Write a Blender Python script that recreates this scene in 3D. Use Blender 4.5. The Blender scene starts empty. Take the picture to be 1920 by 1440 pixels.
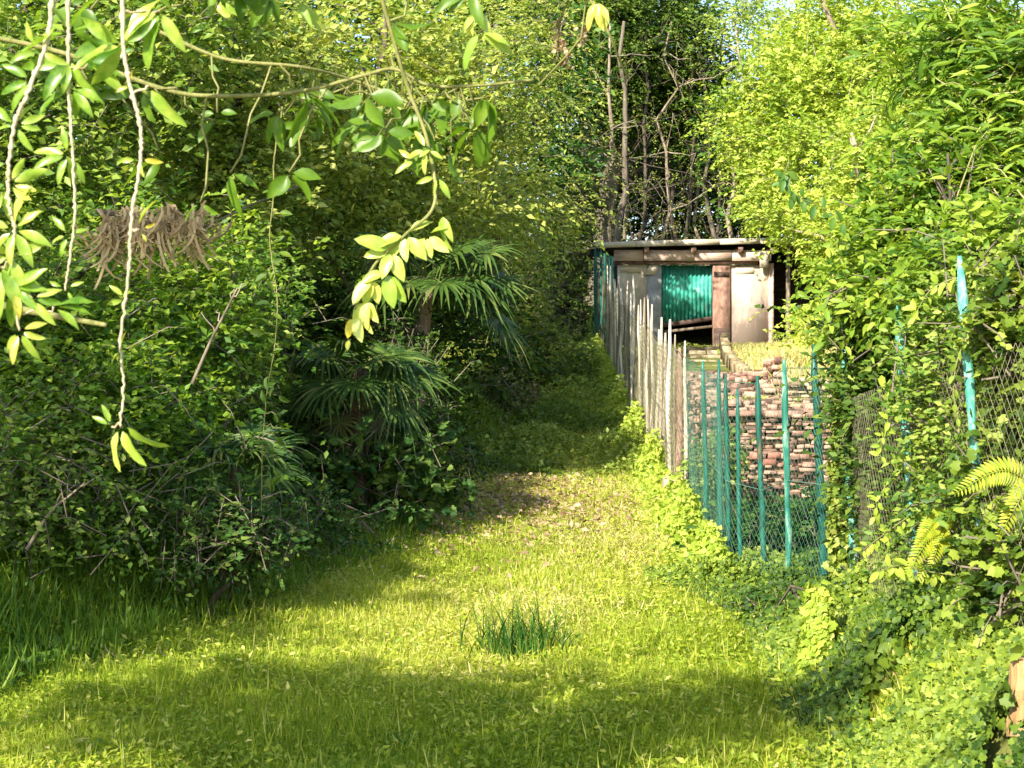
import bpy, math, random
import numpy as np
from mathutils import Vector
sc = bpy.context.scene
C = sc.collection
F = 3045.0                        # focal length in pixels of the 1920 px wide photograph
rad = math.radians
def P(px, py, Y): return np.array([(px-960)/F*Y, Y, (720-py)/F*Y])

# ------------------------------------------------------------------ objects
def link(name, me, parent=None, mat=None):
    o = bpy.data.objects.new(name, me); C.objects.link(o)
    if parent is not None: o.parent = parent
    if mat is not None and me is not None: me.materials.append(mat)
    return o
def thing(name, label, cat, loc=(0,0,0), group=None):
    o = link(name, None); o.location = [float(v) for v in loc]; o.empty_display_size = .1
    return tag(o, label, cat, group)
def tag(o, label=None, cat=None, group=None, kind=None):
    if label: o['label'] = label
    if cat: o['category'] = cat
    if group: o['group'] = group
    if kind: o['kind'] = kind
    return o

class MB:
    """collects verts and faces (python lists + numpy blocks), builds one mesh"""
    def __init__(s): s.V=[]; s.n=0; s.idx=[]; s.cnt=[]; s.rnd=[]
    def add(s, V, faces, r=None):
        V=np.asarray(V,float).reshape(-1,3)
        for f in faces:
            s.idx.append(np.asarray(f)+s.n); s.cnt.append(np.array([len(f)]))
            s.rnd.append(np.array([r if r is not None else random.random()]))
        s.V.append(V); s.n+=len(V)
    def block(s, V, idx, cnt, rnd):
        s.V.append(V.reshape(-1,3)); s.idx.append(idx.ravel()+s.n); s.cnt.append(cnt.ravel()); s.rnd.append(rnd.ravel()); s.n+=len(V.reshape(-1,3))
    def box(s, c, d, rz=0, taper=1, r=None, tilt=(0,0), jit=0):
        x,y,z=[v/2 for v in d]
        p=np.array([[-x,-y,-z],[x,-y,-z],[x,y,-z],[-x,y,-z],[-x*taper,-y*taper,z],[x*taper,-y*taper,z],[x*taper,y*taper,z],[-x*taper,y*taper,z]])
        if jit: p+=np.random.uniform(-jit,jit,p.shape)
        a,b=math.cos(rz),math.sin(rz)
        p=np.c_[p[:,0]+tilt[0]*p[:,2],p[:,1]+tilt[1]*p[:,2],p[:,2]]
        p=np.c_[p[:,0]*a-p[:,1]*b,p[:,0]*b+p[:,1]*a,p[:,2]]+np.asarray(c,float)
        s.add(p,[(3,2,1,0),(4,5,6,7),(0,1,5,4),(1,2,6,5),(2,3,7,6),(3,0,4,7)],r)
    def beam(s, a, b, w, h, r=None):
        a=np.asarray(a,float); b=np.asarray(b,float); d=b-a; L=np.linalg.norm(d); d/=L
        up=np.array([0,0,1.]) if abs(d[2])<.9 else np.array([0,1.,0])
        u=np.cross(d,up); u/=np.linalg.norm(u); v=np.cross(u,d)
        p=[]
        for q in (a,b):
            for su,sv in ((-1,-1),(1,-1),(1,1),(-1,1)): p.append(q+u*su*w/2+v*sv*h/2)
        s.add(p,[(0,1,2,3),(7,6,5,4),(0,4,5,1),(1,5,6,2),(2,6,7,3),(3,7,4,0)],r)
    def tube(s, pts, rs, n=6, r=None):
        pts=np.asarray(pts,float); m=len(pts)
        if np.isscalar(rs): rs=[rs]*m
        t=np.gradient(pts,axis=0); t/=np.linalg.norm(t,axis=1)[:,None]+1e-9
        ref=np.array([0,1.,0]) if abs(t[:,1]).mean()<.8 else np.array([1.,0,0])
        u=np.cross(t,ref); u/=np.linalg.norm(u,axis=1)[:,None]+1e-9; v=np.cross(t,u)
        a=np.linspace(0,2*math.pi,n,endpoint=False)
        R=np.asarray(rs)[:,None,None]
        V=pts[:,None,:]+R*(np.cos(a)[None,:,None]*u[:,None,:]+np.sin(a)[None,:,None]*v[:,None,:])
        i=np.arange(m-1)[:,None]*n; j=np.arange(n)[None,:]; k=(j+1)%n
        q=np.stack([i+j,i+k,i+n+k,i+n+j],-1).reshape(-1,4)
        rr=random.random() if r is None else r
        s.block(V,q,np.full(len(q),4),np.full(len(q),rr))
        s.idx.append(np.arange(n)+s.n-n); s.cnt.append(np.array([n])); s.rnd.append(np.array([rr]))
    def build(s, name, mat, parent=None, smooth=False, mat2=None):
        me=bpy.data.meshes.new(name)
        V=np.concatenate(s.V); idx=np.concatenate(s.idx).astype(np.int32); cnt=np.concatenate(s.cnt).astype(np.int32); rnd=np.concatenate(s.rnd).astype(np.float32)
        loc=np.zeros(3)
        if parent is not None: loc=np.array(parent.location)
        V=(V-loc).astype(np.float32)
        me.vertices.add(len(V)); me.vertices.foreach_set('co',V.ravel())
        me.loops.add(len(idx)); me.loops.foreach_set('vertex_index',idx)
        me.polygons.add(len(cnt)); st=np.concatenate([[0],np.cumsum(cnt)[:-1]]).astype(np.int32)
        me.polygons.foreach_set('loop_start',st); me.polygons.foreach_set('loop_total',cnt)
        at=me.attributes.new('rnd','FLOAT','FACE'); at.data.foreach_set('value',rnd)
        me.update(calc_edges=True)
        if smooth: me.polygons.foreach_set('use_smooth',np.ones(len(cnt),bool))
        o=link(name,me,parent,mat)
        if mat2 is not None:
            me.materials.append(mat2); me.polygons.foreach_set('material_index',(rnd>=2).astype(np.int32))
        return o

# leaf templates: (verts in length/width/normal units, faces)
def T_rhomb(w=.28): return np.array([[0,0,0],[.42,-w,.09],[1,0,-.08],[.42,w,.09]]), [(0,1,2),(0,2,3)]
def T_lance(w=.17, curl=.18, n=6):
    V=[]; 
    for i in range(n+1):
        t=i/n; ww=w*(math.sin(math.pi*t**.85)**.8) if 0<t<1 else (.012 if t==0 else 0)
        z=-curl*t*t; f=.03*math.sin(t*9)
        V+= [[t,-ww,z+ww*.55+f],[t+.0,0,z],[t,ww,z+ww*.4-f]]
    Fc=[]
    for i in range(n):
        a=3*i; Fc+=[(a,a+3,a+4,a+1),(a+1,a+4,a+5,a+2)]
    return np.array(V),Fc
def T_ivy():
    pts=[(0,0),(-.15,.3),(.15,.55),(.45,.42),(.65,.5),(.72,.25),(1.05,0),(.72,-.25),(.65,-.5),(.45,-.42),(.15,-.55),(-.15,-.3)]
    V=[[.35,0,.06]]+[[x,y,-.12*abs(y)] for x,y in pts]
    n=len(pts); return np.array(V),[(0,1+i,1+(i+1)%n) for i in range(n)]
def T_palm5():
    V=[];Fc=[]
    for k in range(5):
        a=(k-2)*.5; L=1-.12*abs(k-2); c,s_=math.cos(a),math.sin(a); b=len(V)
        for x,y in ((0,0),(.55,-.13),(1,0),(.55,.13)): V.append([L*(x*c-y*s_),L*(x*s_+y*c),.05-.1*x])
        Fc.append((b,b+1,b+2,b+3))
    return np.array(V),Fc
def T_blade(): return np.array([[0,-.5,0],[0,.5,0],[.6,.36,0],[.6,-.36,0],[1,0,0]]),[(0,1,2,3),(3,2,4)]

def leaves(mb, p, a, n, size, tmpl, rng, rnd=None, wscale=1.0):
    N=len(p); a=a/(np.linalg.norm(a,axis=1)[:,None]+1e-9)
    b=np.cross(n,a); b/=np.linalg.norm(b,axis=1)[:,None]+1e-9; nn=np.cross(a,b)
    TV,TF=tmpl; s=np.broadcast_to(np.asarray(size,float),(N,))[:,None,None]
    ws=np.broadcast_to(np.asarray(wscale,float),(N,))[:,None,None]
    V=p[:,None,:]+s*(TV[None,:,0:1]*a[:,None,:]+ws*TV[None,:,1:2]*b[:,None,:]+TV[None,:,2:3]*nn[:,None,:])
    k=len(TV); fi=np.concatenate([np.array(f) for f in TF]); fc=np.array([len(f) for f in TF])
    idx=(np.arange(N)[:,None]*k+fi[None,:]); cnt=np.tile(fc,(N,1))
    if rnd is None: rnd=rng.random(N)
    mb.block(V,idx,cnt,np.repeat(rnd,len(fc)))

def sprays(mb, st, d, L, per, size, tmpl, rng, droop=.25, tone=0.5, spread=1.0, up=.8):
    """leafy twigs: alternate leaves along each twig"""
    M=len(st); d=d/(np.linalg.norm(d,axis=1)[:,None]+1e-9)
    L=np.broadcast_to(np.asarray(L,float),(M,))
    t=np.tile(np.linspace(.15,1,per),(M,1))+rng.uniform(-.05,.05,(M,per))
    p=st[:,None,:]+(t*L[:,None])[:,:,None]*d[:,None,:]
    p[:,:,2]-=droop*(t**2)*L[:,None]
    side=np.cross(d,np.array([0,0,1.])); side/=np.linalg.norm(side,axis=1)[:,None]+1e-6
    sg=np.where(np.arange(per)%2==0,1,-1)[None,:,None]
    a=d[:,None,:]*.7+side[:,None,:]*sg*spread+rng.normal(0,.35,(M,per,3)); a[:,:,2]-=droop*.6
    n=rng.normal(0,.5,(M,per,3)); n[:,:,2]+=up; n[:,:,0]-=.3; n[:,:,1]-=.45
    tw=rng.normal(0,.16,M)
    r=np.clip(tone+tw[:,None]+rng.normal(0,.14,(M,per)),0,1)
    s=size*rng.uniform(.6,1.25,(M,per))
    leaves(mb,p.reshape(-1,3),a.reshape(-1,3),n.reshape(-1,3),s.ravel(),tmpl,rng,r.ravel())

def blobs_px(lst):
    """(px, py, depth, rpx, rpy, rdepth) -> world ellipsoids"""
    return [(*P(a,b,Y), rx*Y/F, rd, ry*Y/F) for a,b,Y,rx,ry,rd in lst]
def clumps(blobs, n, rng, shell=.45):
    B=np.array(blobs); w=B[:,3]*B[:,5]; k=rng.choice(len(B),n,p=w/w.sum())
    v=rng.normal(size=(n,3)); v/=np.linalg.norm(v,axis=1)[:,None]
    r=rng.uniform(shell,1,n)[:,None]
    return B[k,:3]+v*r*B[k,3:6], v
def crown(blobs, nclump, ntwig, L, per, size, tmpl, seed, droop=.25, csz=.28, tone=.5, mb=None, shell=.45):
    rng=np.random.default_rng(seed); mb=mb or MB()
    c,v=clumps(blobs,nclump,rng,shell)
    k=np.repeat(np.arange(nclump),ntwig)
    st=c[k]+rng.normal(0,csz,(len(k),3))*np.array([1,1,.55])
    d=v[k]*.5+rng.normal(0,.6,(len(k),3)); d[:,2]+=.15
    ct=np.clip(tone+rng.normal(0,.2,nclump),0,1)[k]
    LL=L*rng.uniform(.6,1.4,len(k))
    # tone per twig
    for lo,hi in ((0,.35),(.35,.65),(.65,1.01)):
        m=(ct>=lo)&(ct<hi)
        if m.any(): sprays(mb,st[m],d[m],LL[m],per,size,tmpl,rng,droop,(lo+min(hi,1))/2)
    return mb,c,st,d,LL
def wob(a,b,n,amp,rng,sag=0):
    a=np.asarray(a,float);b=np.asarray(b,float); t=np.linspace(0,1,n)[:,None]
    q=a+(b-a)*t; j=rng.normal(0,amp,(n,3)); j[0]=0; j[-1]=0; q+=j; q[:,2]-=sag*(4*t*(1-t))[:,0]; return q

DENS,SZ=1.7,1.25
def tree(name, label, base, blobs, mats, seed, nclump=60, ntwig=14, L=.3, per=7, size=.06, tmpl=None, droop=.25, csz=.28,
         tone=.5, tr=.1, cat='tree', group=None, limbs=26, twigs=True, stems=1, shell=.45):
    if cat in('bush','shrub','ivy','thicket'): limbs=12
    if cat in('bush','shrub','ivy','thicket') and tr==.1: tr=.028
    rng=np.random.default_rng(seed+500); nclump=int(nclump*DENS); size=size*SZ; bz=ground_z(base[0],base[1]); base=np.array([base[0],base[1],bz-.1])
    t=thing(name,label,cat,base,group)
    mb,c,st,d,LL=crown(blobs,nclump,ntwig,L,per,size,tmpl or T_rhomb(),seed,droop,csz,tone,shell=shell)
    w=MB(); cen=np.mean(np.array(blobs)[:,:3],0); top=max(b[2]+b[5]*.5 for b in blobs)
    for s in range(stems):
        off=np.array([rng.uniform(-.4,.4),rng.uniform(-.3,.3),0]) if s else np.zeros(3)
        tp=np.array([cen[0],cen[1],top])+off*3
        tr_=wob(base+off*.5,tp,10,.05+.02*np.linalg.norm(tp-base)/4,rng); tr_[0]=base+off*.5
        rr=np.linspace(tr,tr*.25,10); rr[0]*=1.35
        w.tube(tr_,rr,8)
        for q in c[rng.choice(len(c),min(limbs,len(c)),replace=False)]:
            i=int(np.argmin(np.abs(tr_[:,2]-(q[2]-.5*np.hypot(q[0]-tr_[5,0],q[1]-tr_[5,1]))))); i=max(2,min(8,i))
            w.tube(wob(tr_[i],q,6,.05,rng,-.08),np.linspace(rr[i]*.5,.007,6),5)
    if twigs:
        for i in rng.choice(len(st),min(len(st),400),replace=False):
            dd=d[i]/np.linalg.norm(d[i]); mb.tube([st[i]-dd*.15,st[i]+dd*LL[i]*.5,st[i]+dd*LL[i]-np.array([0,0,droop*LL[i]])],[.006,.004,.002],3,2.5)
    mb.build('crown',mats[0],t,mat2=mats[1])
    w.build('trunk',mats[1],t,True)
    return t

# ------------------------------------------------------------------ materials
def nmat(name):
    m=bpy.data.materials.new(name); m.use_nodes=True; nt=m.node_tree; nt.nodes.clear(); return m,nt
def N(nt,t,**kw):
    n=nt.nodes.new(t)
    for k,v in kw.items():
        if k=='ins':
            for a,b in v.items(): n.inputs[a].default_value=b
        else: setattr(n,k,v)
    return n
def ramp(nt,stops,fac):
    r=N(nt,'ShaderNodeValToRGB'); e=r.color_ramp.elements
    while len(e)<len(stops): e.new(.5)
    for i,(p,c) in enumerate(stops): e[i].position=p; e[i].color=(*c,1)
    nt.links.new(fac,r.inputs[0]); return r.outputs[0]
def leafmat(name, cols, trans=.42, rough=.5, spec=.35, tcol=(1.25,1.25,.55), blotch=0):
    m,nt=nmat(name); a=N(nt,'ShaderNodeAttribute',attribute_name='rnd'); fac=a.outputs['Fac']
    if blotch:
        tc=N(nt,'ShaderNodeTexCoord'); nz=N(nt,'ShaderNodeTexNoise',ins={'Scale':blotch,'Detail':6,'Roughness':.7}); nt.links.new(tc.outputs['Object'],nz.inputs['Vector'])
        ma=N(nt,'ShaderNodeMath',operation='MULTIPLY_ADD'); ma.inputs[1].default_value=1.3; nt.links.new(nz.outputs[0],ma.inputs[0])
        sb=N(nt,'ShaderNodeMath',operation='SUBTRACT'); sb.inputs[1].default_value=.65; nt.links.new(fac,sb.inputs[0]); nt.links.new(sb.outputs[0],ma.inputs[2]); fac=ma.outputs[0]
    k=len(cols); col=ramp(nt,[(i/(k-1),c) for i,c in enumerate(cols)],fac)
    p=N(nt,'ShaderNodeBsdfPrincipled',ins={'Roughness':rough,'Specular IOR Level':spec})
    t=N(nt,'ShaderNodeBsdfTranslucent'); mx=N(nt,'ShaderNodeMixShader'); mx.inputs[0].default_value=trans
    v=N(nt,'ShaderNodeVectorMath',operation='MULTIPLY'); v.inputs[1].default_value=tcol
    nt.links.new(col,v.inputs[0]); nt.links.new(v.outputs[0],t.inputs[0])
    nt.links.new(col,p.inputs['Base Color']); nt.links.new(p.outputs[0],mx.inputs[1]); nt.links.new(t.outputs[0],mx.inputs[2])
    o=N(nt,'ShaderNodeOutputMaterial'); nt.links.new(mx.outputs[0],o.inputs[0]); return m
def roughmat(name, cols, scale=(6,6,6), detail=8, rough=.85, bump=.4, usernd=.35, dist=.01):
    m,nt=nmat(name); tc=N(nt,'ShaderNodeTexCoord'); mp=N(nt,'ShaderNodeMapping'); mp.inputs['Scale'].default_value=scale
    nt.links.new(tc.outputs['Object'],mp.inputs[0])
    nz=N(nt,'ShaderNodeTexNoise',ins={'Scale':1,'Detail':detail,'Roughness':.65}); nt.links.new(mp.outputs[0],nz.inputs['Vector'])
    a=N(nt,'ShaderNodeAttribute',attribute_name='rnd')
    mu=N(nt,'ShaderNodeMath',operation='MULTIPLY_ADD'); mu.inputs[1].default_value=usernd; nt.links.new(a.outputs['Fac'],mu.inputs[0])
    su=N(nt,'ShaderNodeMath',operation='SUBTRACT'); su.inputs[1].default_value=usernd/2; nt.links.new(nz.outputs[0],su.inputs[0]); nt.links.new(su.outputs[0],mu.inputs[2])
    k=len(cols); col=ramp(nt,[(.25+.5*i/(k-1),c) for i,c in enumerate(cols)],mu.outputs[0])
    p=N(nt,'ShaderNodeBsdfPrincipled',ins={'Roughness':rough,'Specular IOR Level':.25}); nt.links.new(col,p.inputs['Base Color'])
    b=N(nt,'ShaderNodeBump',ins={'Strength':bump,'Distance':dist}); nt.links.new(nz.outputs[0],b.inputs['Height']); nt.links.new(b.outputs[0],p.inputs['Normal'])
    o=N(nt,'ShaderNodeOutputMaterial'); nt.links.new(p.outputs[0],o.inputs[0]); return m

M={}
M['lime']=leafmat('lime_leaves',[(.14,.24,.02),(.26,.37,.035),(.38,.48,.06),(.50,.55,.10)])
M['mid']=leafmat('mid_leaves',[(.05,.12,.012),(.12,.22,.025),(.23,.33,.045),(.38,.44,.09)])
M['olive']=leafmat('olive_leaves',[(.07,.13,.015),(.16,.24,.03),(.29,.36,.055),(.45,.47,.11)])
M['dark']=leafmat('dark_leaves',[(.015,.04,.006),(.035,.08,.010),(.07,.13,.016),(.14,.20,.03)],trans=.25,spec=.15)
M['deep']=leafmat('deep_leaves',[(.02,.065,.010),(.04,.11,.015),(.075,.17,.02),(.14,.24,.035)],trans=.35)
M['emerald']=leafmat('emerald_leaves',[(.05,.13,.012),(.10,.20,.018),(.20,.32,.025),(.34,.43,.05)],trans=.45)
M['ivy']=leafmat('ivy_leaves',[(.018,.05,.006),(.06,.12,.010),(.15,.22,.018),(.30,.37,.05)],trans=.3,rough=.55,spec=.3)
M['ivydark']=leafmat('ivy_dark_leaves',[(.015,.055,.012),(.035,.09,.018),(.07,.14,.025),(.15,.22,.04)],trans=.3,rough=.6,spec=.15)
M['palm']=leafmat('palm_leaves',[(.015,.045,.008),(.035,.08,.012),(.07,.12,.02),(.17,.20,.05)],trans=.2,rough=.42,spec=.3)
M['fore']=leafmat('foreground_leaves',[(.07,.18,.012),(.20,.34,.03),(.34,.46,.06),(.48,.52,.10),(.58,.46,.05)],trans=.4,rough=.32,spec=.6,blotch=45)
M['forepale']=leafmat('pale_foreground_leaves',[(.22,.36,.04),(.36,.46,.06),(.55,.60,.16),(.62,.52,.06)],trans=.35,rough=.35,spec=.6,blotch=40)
M['foreshade']=leafmat('large_shade_toned_leaves',[(.07,.15,.010),(.11,.21,.014),(.16,.27,.02),(.22,.32,.03)],trans=.4,rough=.4,spec=.4,blotch=35)  # shade put into the leaf colour
M['dry']=leafmat('dry_leaves',[(.16,.09,.05),(.30,.19,.11),(.42,.29,.17),(.50,.38,.22)],trans=.2,tcol=(1,.9,.7))
M['deadleaf']=leafmat('withered_leaflets',[(.22,.15,.07),(.40,.28,.14),(.55,.41,.22),(.66,.52,.32)],trans=.2,tcol=(1,.9,.7))
M['drygreen']=leafmat('brownish_leaves',[(.05,.05,.015),(.09,.09,.02),(.13,.15,.03),(.2,.2,.06)],trans=.25)
M['grass']=leafmat('grass_blades',[(.12,.22,.014),(.25,.35,.02),(.43,.48,.045),(.72,.64,.22)],trans=.45,rough=.5)
M['grassdark']=leafmat('dark_grass_blades',[(.014,.06,.008),(.03,.10,.012),(.06,.15,.018),(.12,.21,.03)],trans=.25,spec=.2)
M['straw']=leafmat('straw_grass_blades',[(.30,.33,.05),(.50,.46,.14),(.66,.56,.26),(.74,.64,.36)])
M['fern']=leafmat('fern_leaves',[(.25,.34,.02),(.38,.44,.03),(.50,.50,.04)],trans=.45)
M['bark']=roughmat('bark',[(.035,.026,.018),(.09,.07,.05),(.17,.14,.10)],(14,14,3),bump=.9)
M['barklight']=roughmat('light_bark',[(.12,.09,.06),(.25,.20,.14),(.38,.32,.24)],(16,16,3),bump=.8)
M['vine']=roughmat('vine_stem',[(.28,.20,.10),(.45,.36,.22),(.55,.47,.32)],(60,60,20),bump=.6)
M['twiggreen']=roughmat('green_twig',[(.10,.11,.03),(.20,.20,.06),(.30,.28,.12)],(60,60,20),bump=.5)
M['palmbark']=roughmat('palm_fibre',[(.05,.03,.02),(.13,.09,.06),(.25,.19,.13)],(30,30,10),bump=1)
M['stake']=roughmat('weathered_stake',[(.20,.16,.11),(.46,.40,.30),(.68,.62,.50)],(40,40,5),bump=.7,usernd=.5)
M['teal']=roughmat('teal_painted_metal',[(.12,.09,.05),(.008,.06,.045),(.014,.12,.085),(.03,.18,.13),(.20,.34,.26)],(26,26,6),bump=.5,rough=.6,usernd=.25)
M['tealdark']=roughmat('dark_green_metal',[(.008,.05,.04),(.012,.09,.07),(.03,.16,.12)],(30,30,8),bump=.3,rough=.4,usernd=.25)
M['tealpale']=roughmat('flaking_pale_green_paint',[(.015,.16,.12),(.10,.34,.27),(.55,.64,.55)],(40,40,18),bump=.4,rough=.5,usernd=.1)
M['wire']=roughmat('green_wire',[(.02,.10,.07),(.06,.18,.13),(.18,.27,.20)],(9,9,9),rough=.4,bump=0)
M['wirerust']=roughmat('weathered_wire',[(.10,.09,.06),(.17,.16,.09),(.28,.26,.17)],(9,9,9),rough=.6,bump=0)
M['stone']=roughmat('dry_stone',[(.09,.05,.035),(.26,.15,.105),(.44,.28,.20)],(9,9,14),bump=.8,usernd=.6,dist=.02)
M['brick']=roughmat('red_brick',[(.20,.07,.05),(.33,.14,.10),(.45,.25,.19)],(12,12,12),bump=.6,usernd=.5)
M['sandstone']=roughmat('pale_step_stone',[(.16,.12,.06),(.33,.24,.14),(.50,.40,.26)],(8,8,12),bump=.7,usernd=.5,dist=.02)
M['plank']=roughmat('pinkish_plank',[(.30,.18,.13),(.56,.41,.33),(.72,.60,.50)],(3,12,30),bump=.6,usernd=.25)
M['brownplank']=roughmat('brown_plank',[(.10,.055,.04),(.26,.15,.11),(.42,.29,.22)],(9,9,5),bump=.6,usernd=.25)
M['darkplank']=roughmat('dark_plank',[(.03,.02,.016),(.07,.045,.035),(.14,.10,.08)],(4,14,20),bump=.6)
M['roofedge']=roughmat('pale_roof_edge',[(.35,.28,.20),(.58,.50,.38),(.72,.66,.54)],(5,5,16),bump=.5,usernd=.1)
M['greysheet']=roughmat('grey_sheet',[(.16,.17,.19),(.30,.31,.33),(.42,.43,.45)],(5,5,5),bump=.3,usernd=.1)
M['concrete']=roughmat('mossy_concrete',[(.10,.11,.04),(.26,.19,.11),(.44,.34,.21)],(9,9,9),bump=.8,dist=.02)
M['postyellow']=roughmat('lichen_covered_post',[(.18,.15,.03),(.42,.34,.08),(.56,.46,.16)],(30,30,6),bump=.7)
M['stump']=roughmat('orange_bark',[(.14,.08,.03),(.38,.24,.10),(.58,.42,.20)],(26,26,4),bump=1,dist=.02)
M['blue']=roughmat('dark_blue_plastic',[(.01,.02,.05),(.02,.04,.09),(.04,.07,.14)],(9,9,9),bump=.1)
# plaster with damp stains rising from its foot (stains have their own shape)
def plaster():
    m,nt=nmat('stained_plaster'); tc=N(nt,'ShaderNodeTexCoord'); sp=N(nt,'ShaderNodeSeparateXYZ'); nt.links.new(tc.outputs['Object'],sp.inputs[0])
    nz=N(nt,'ShaderNodeTexNoise',ins={'Scale':5,'Detail':9,'Roughness':.7}); mp=N(nt,'ShaderNodeMapping'); mp.inputs['Scale'].default_value=(1.6,1,.55)
    nt.links.new(tc.outputs['Object'],mp.inputs[0]); nt.links.new(mp.outputs[0],nz.inputs['Vector'])
    a=N(nt,'ShaderNodeMath',operation='MULTIPLY_ADD'); a.inputs[1].default_value=2.2; nt.links.new(nz.outputs[0],a.inputs[0]); nt.links.new(sp.outputs[2],a.inputs[2])
    mr=N(nt,'ShaderNodeMapRange'); mr.inputs['From Min'].default_value=1.55; mr.inputs['From Max'].default_value=2.75; nt.links.new(a.outputs[0],mr.inputs[0])
    col=ramp(nt,[(0,(.22,.165,.135)),(.35,(.36,.29,.24)),(.7,(.54,.46,.34)),(1,(.66,.58,.42))],mr.outputs[0])
    p=N(nt,'ShaderNodeBsdfPrincipled',ins={'Roughness':.9}); nt.links.new(col,p.inputs['Base Color'])
    b=N(nt,'ShaderNodeBump',ins={'Strength':.3,'Distance':.01}); nt.links.new(nz.outputs[0],b.inputs['Height']); nt.links.new(b.outputs[0],p.inputs['Normal'])
    o=N(nt,'ShaderNodeOutputMaterial'); nt.links.new(p.outputs[0],o.inputs[0]); return m
M['plaster']=plaster()
M['corr']=roughmat('green_corrugated_sheet',[(.02,.17,.13),(.03,.27,.20),(.07,.36,.28),(.40,.60,.50)],(5,5,6),bump=.1,rough=.4,usernd=0)
M['soil']=roughmat('soil',[(.05,.045,.02),(.09,.09,.03),(.15,.13,.05)],(3,3,3),bump=.8,dist=.05)
M['ground']=roughmat('ground_soil_and_moss',[(.055,.06,.018),(.10,.12,.025),(.17,.18,.04),(.24,.20,.09)],(2.2,2.2,2.2),bump=.9,dist=.05,usernd=0)

# ------------------------------------------------------------------ terrain
_cy=[0,6,7,8.5,10,12,14.5,18,22,27,31,35,45,60,120]
_cz=[-1.68,-1.67,-1.655,-1.62,-1.576,-1.50,-1.33,-1.06,-.58,.18,.71,1.38,3.0,5.2,9]
_ry=[0,7,8,10,12,15.8,16.3,18.2,18.6,27,31,35,45,60,120]
_rz=[-1.0,-1.06,-1.14,-1.3,-1.45,-1.38,-.30,-.26,-.02,.52,.64,1.38,3.0,5.2,9]
_ty=[0,6,8.5,13,17,20,28,34,60]; _tx=[-3.6,-3.2,-2.7,-1.15,-.5,.0,.9,1.2,1.2]
_fy=[0,6.8,8,9,10,10.7,11.2,11.6,12.0,31,200]; _fx=[1.9,1.9,1.92,2.0,2.08,2.0,1.9,1.8,1.62,1.62,1.62]
def sstep(a,b,x):
    t=np.clip((x-a)/(b-a),0,1); return t*t*(3-2*t)
def ground_z(x,y):
    x=np.asarray(x,float); y=np.asarray(y,float)
    z=np.interp(y,_cy,_cz); d=np.maximum(np.interp(y,_ty,_tx)-x,0)
    z=z+.42*np.minimum(d,3)*sstep(0,.6,d)+.12*np.maximum(d-3,0)
    z=z+.04*np.sin(x*1.7+y*.9)*np.sin(y*1.1-x*.6)+.02*np.sin(x*4.1+1)*np.sin(y*3.7)
    zr=np.interp(y,_ry,_rz)+.22*np.maximum(x-4.6,0)*(y<30); xf=np.interp(y,_fy,_fx)
    zr=zr+.30*sstep(2.95,3.1,x)*sstep(16.5,16.8,y)*(1-sstep(18.6,21,y))
    w=np.where(y<11,.55,.15)+0*x; off=np.where(y>15,.35,0)
    k=sstep(xf-w+off,xf+.1+off,x)
    r=z*(1-k)+zr*k
    return float(r) if r.ndim==0 else r
def terrain():
    xs=np.concatenate([np.linspace(-60,-9,18),np.linspace(-8.8,-3.2,24),np.linspace(-3,6,120),np.linspace(6.3,12,20),np.linspace(14,70,15)])
    ys=np.concatenate([np.linspace(-30,4,18),np.linspace(4.3,36,230),np.linspace(37,140,40)])
    X,Y=np.meshgrid(xs,ys); Z=ground_z(X,Y)
    V=np.stack([X,Y,Z],-1).reshape(-1,3); nx=len(xs); ny=len(ys)
    i=(np.arange(ny-1)[:,None]*nx+np.arange(nx-1)[None,:]).ravel()
    q=np.stack([i,i+1,i+nx+1,i+nx],-1)
    mb=MB(); mb.block(V,q,np.full(len(q),4),np.zeros(len(q))+.5)
    tag(mb.build('ground',M['ground'],None,True),kind='structure')
terrain()

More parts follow.
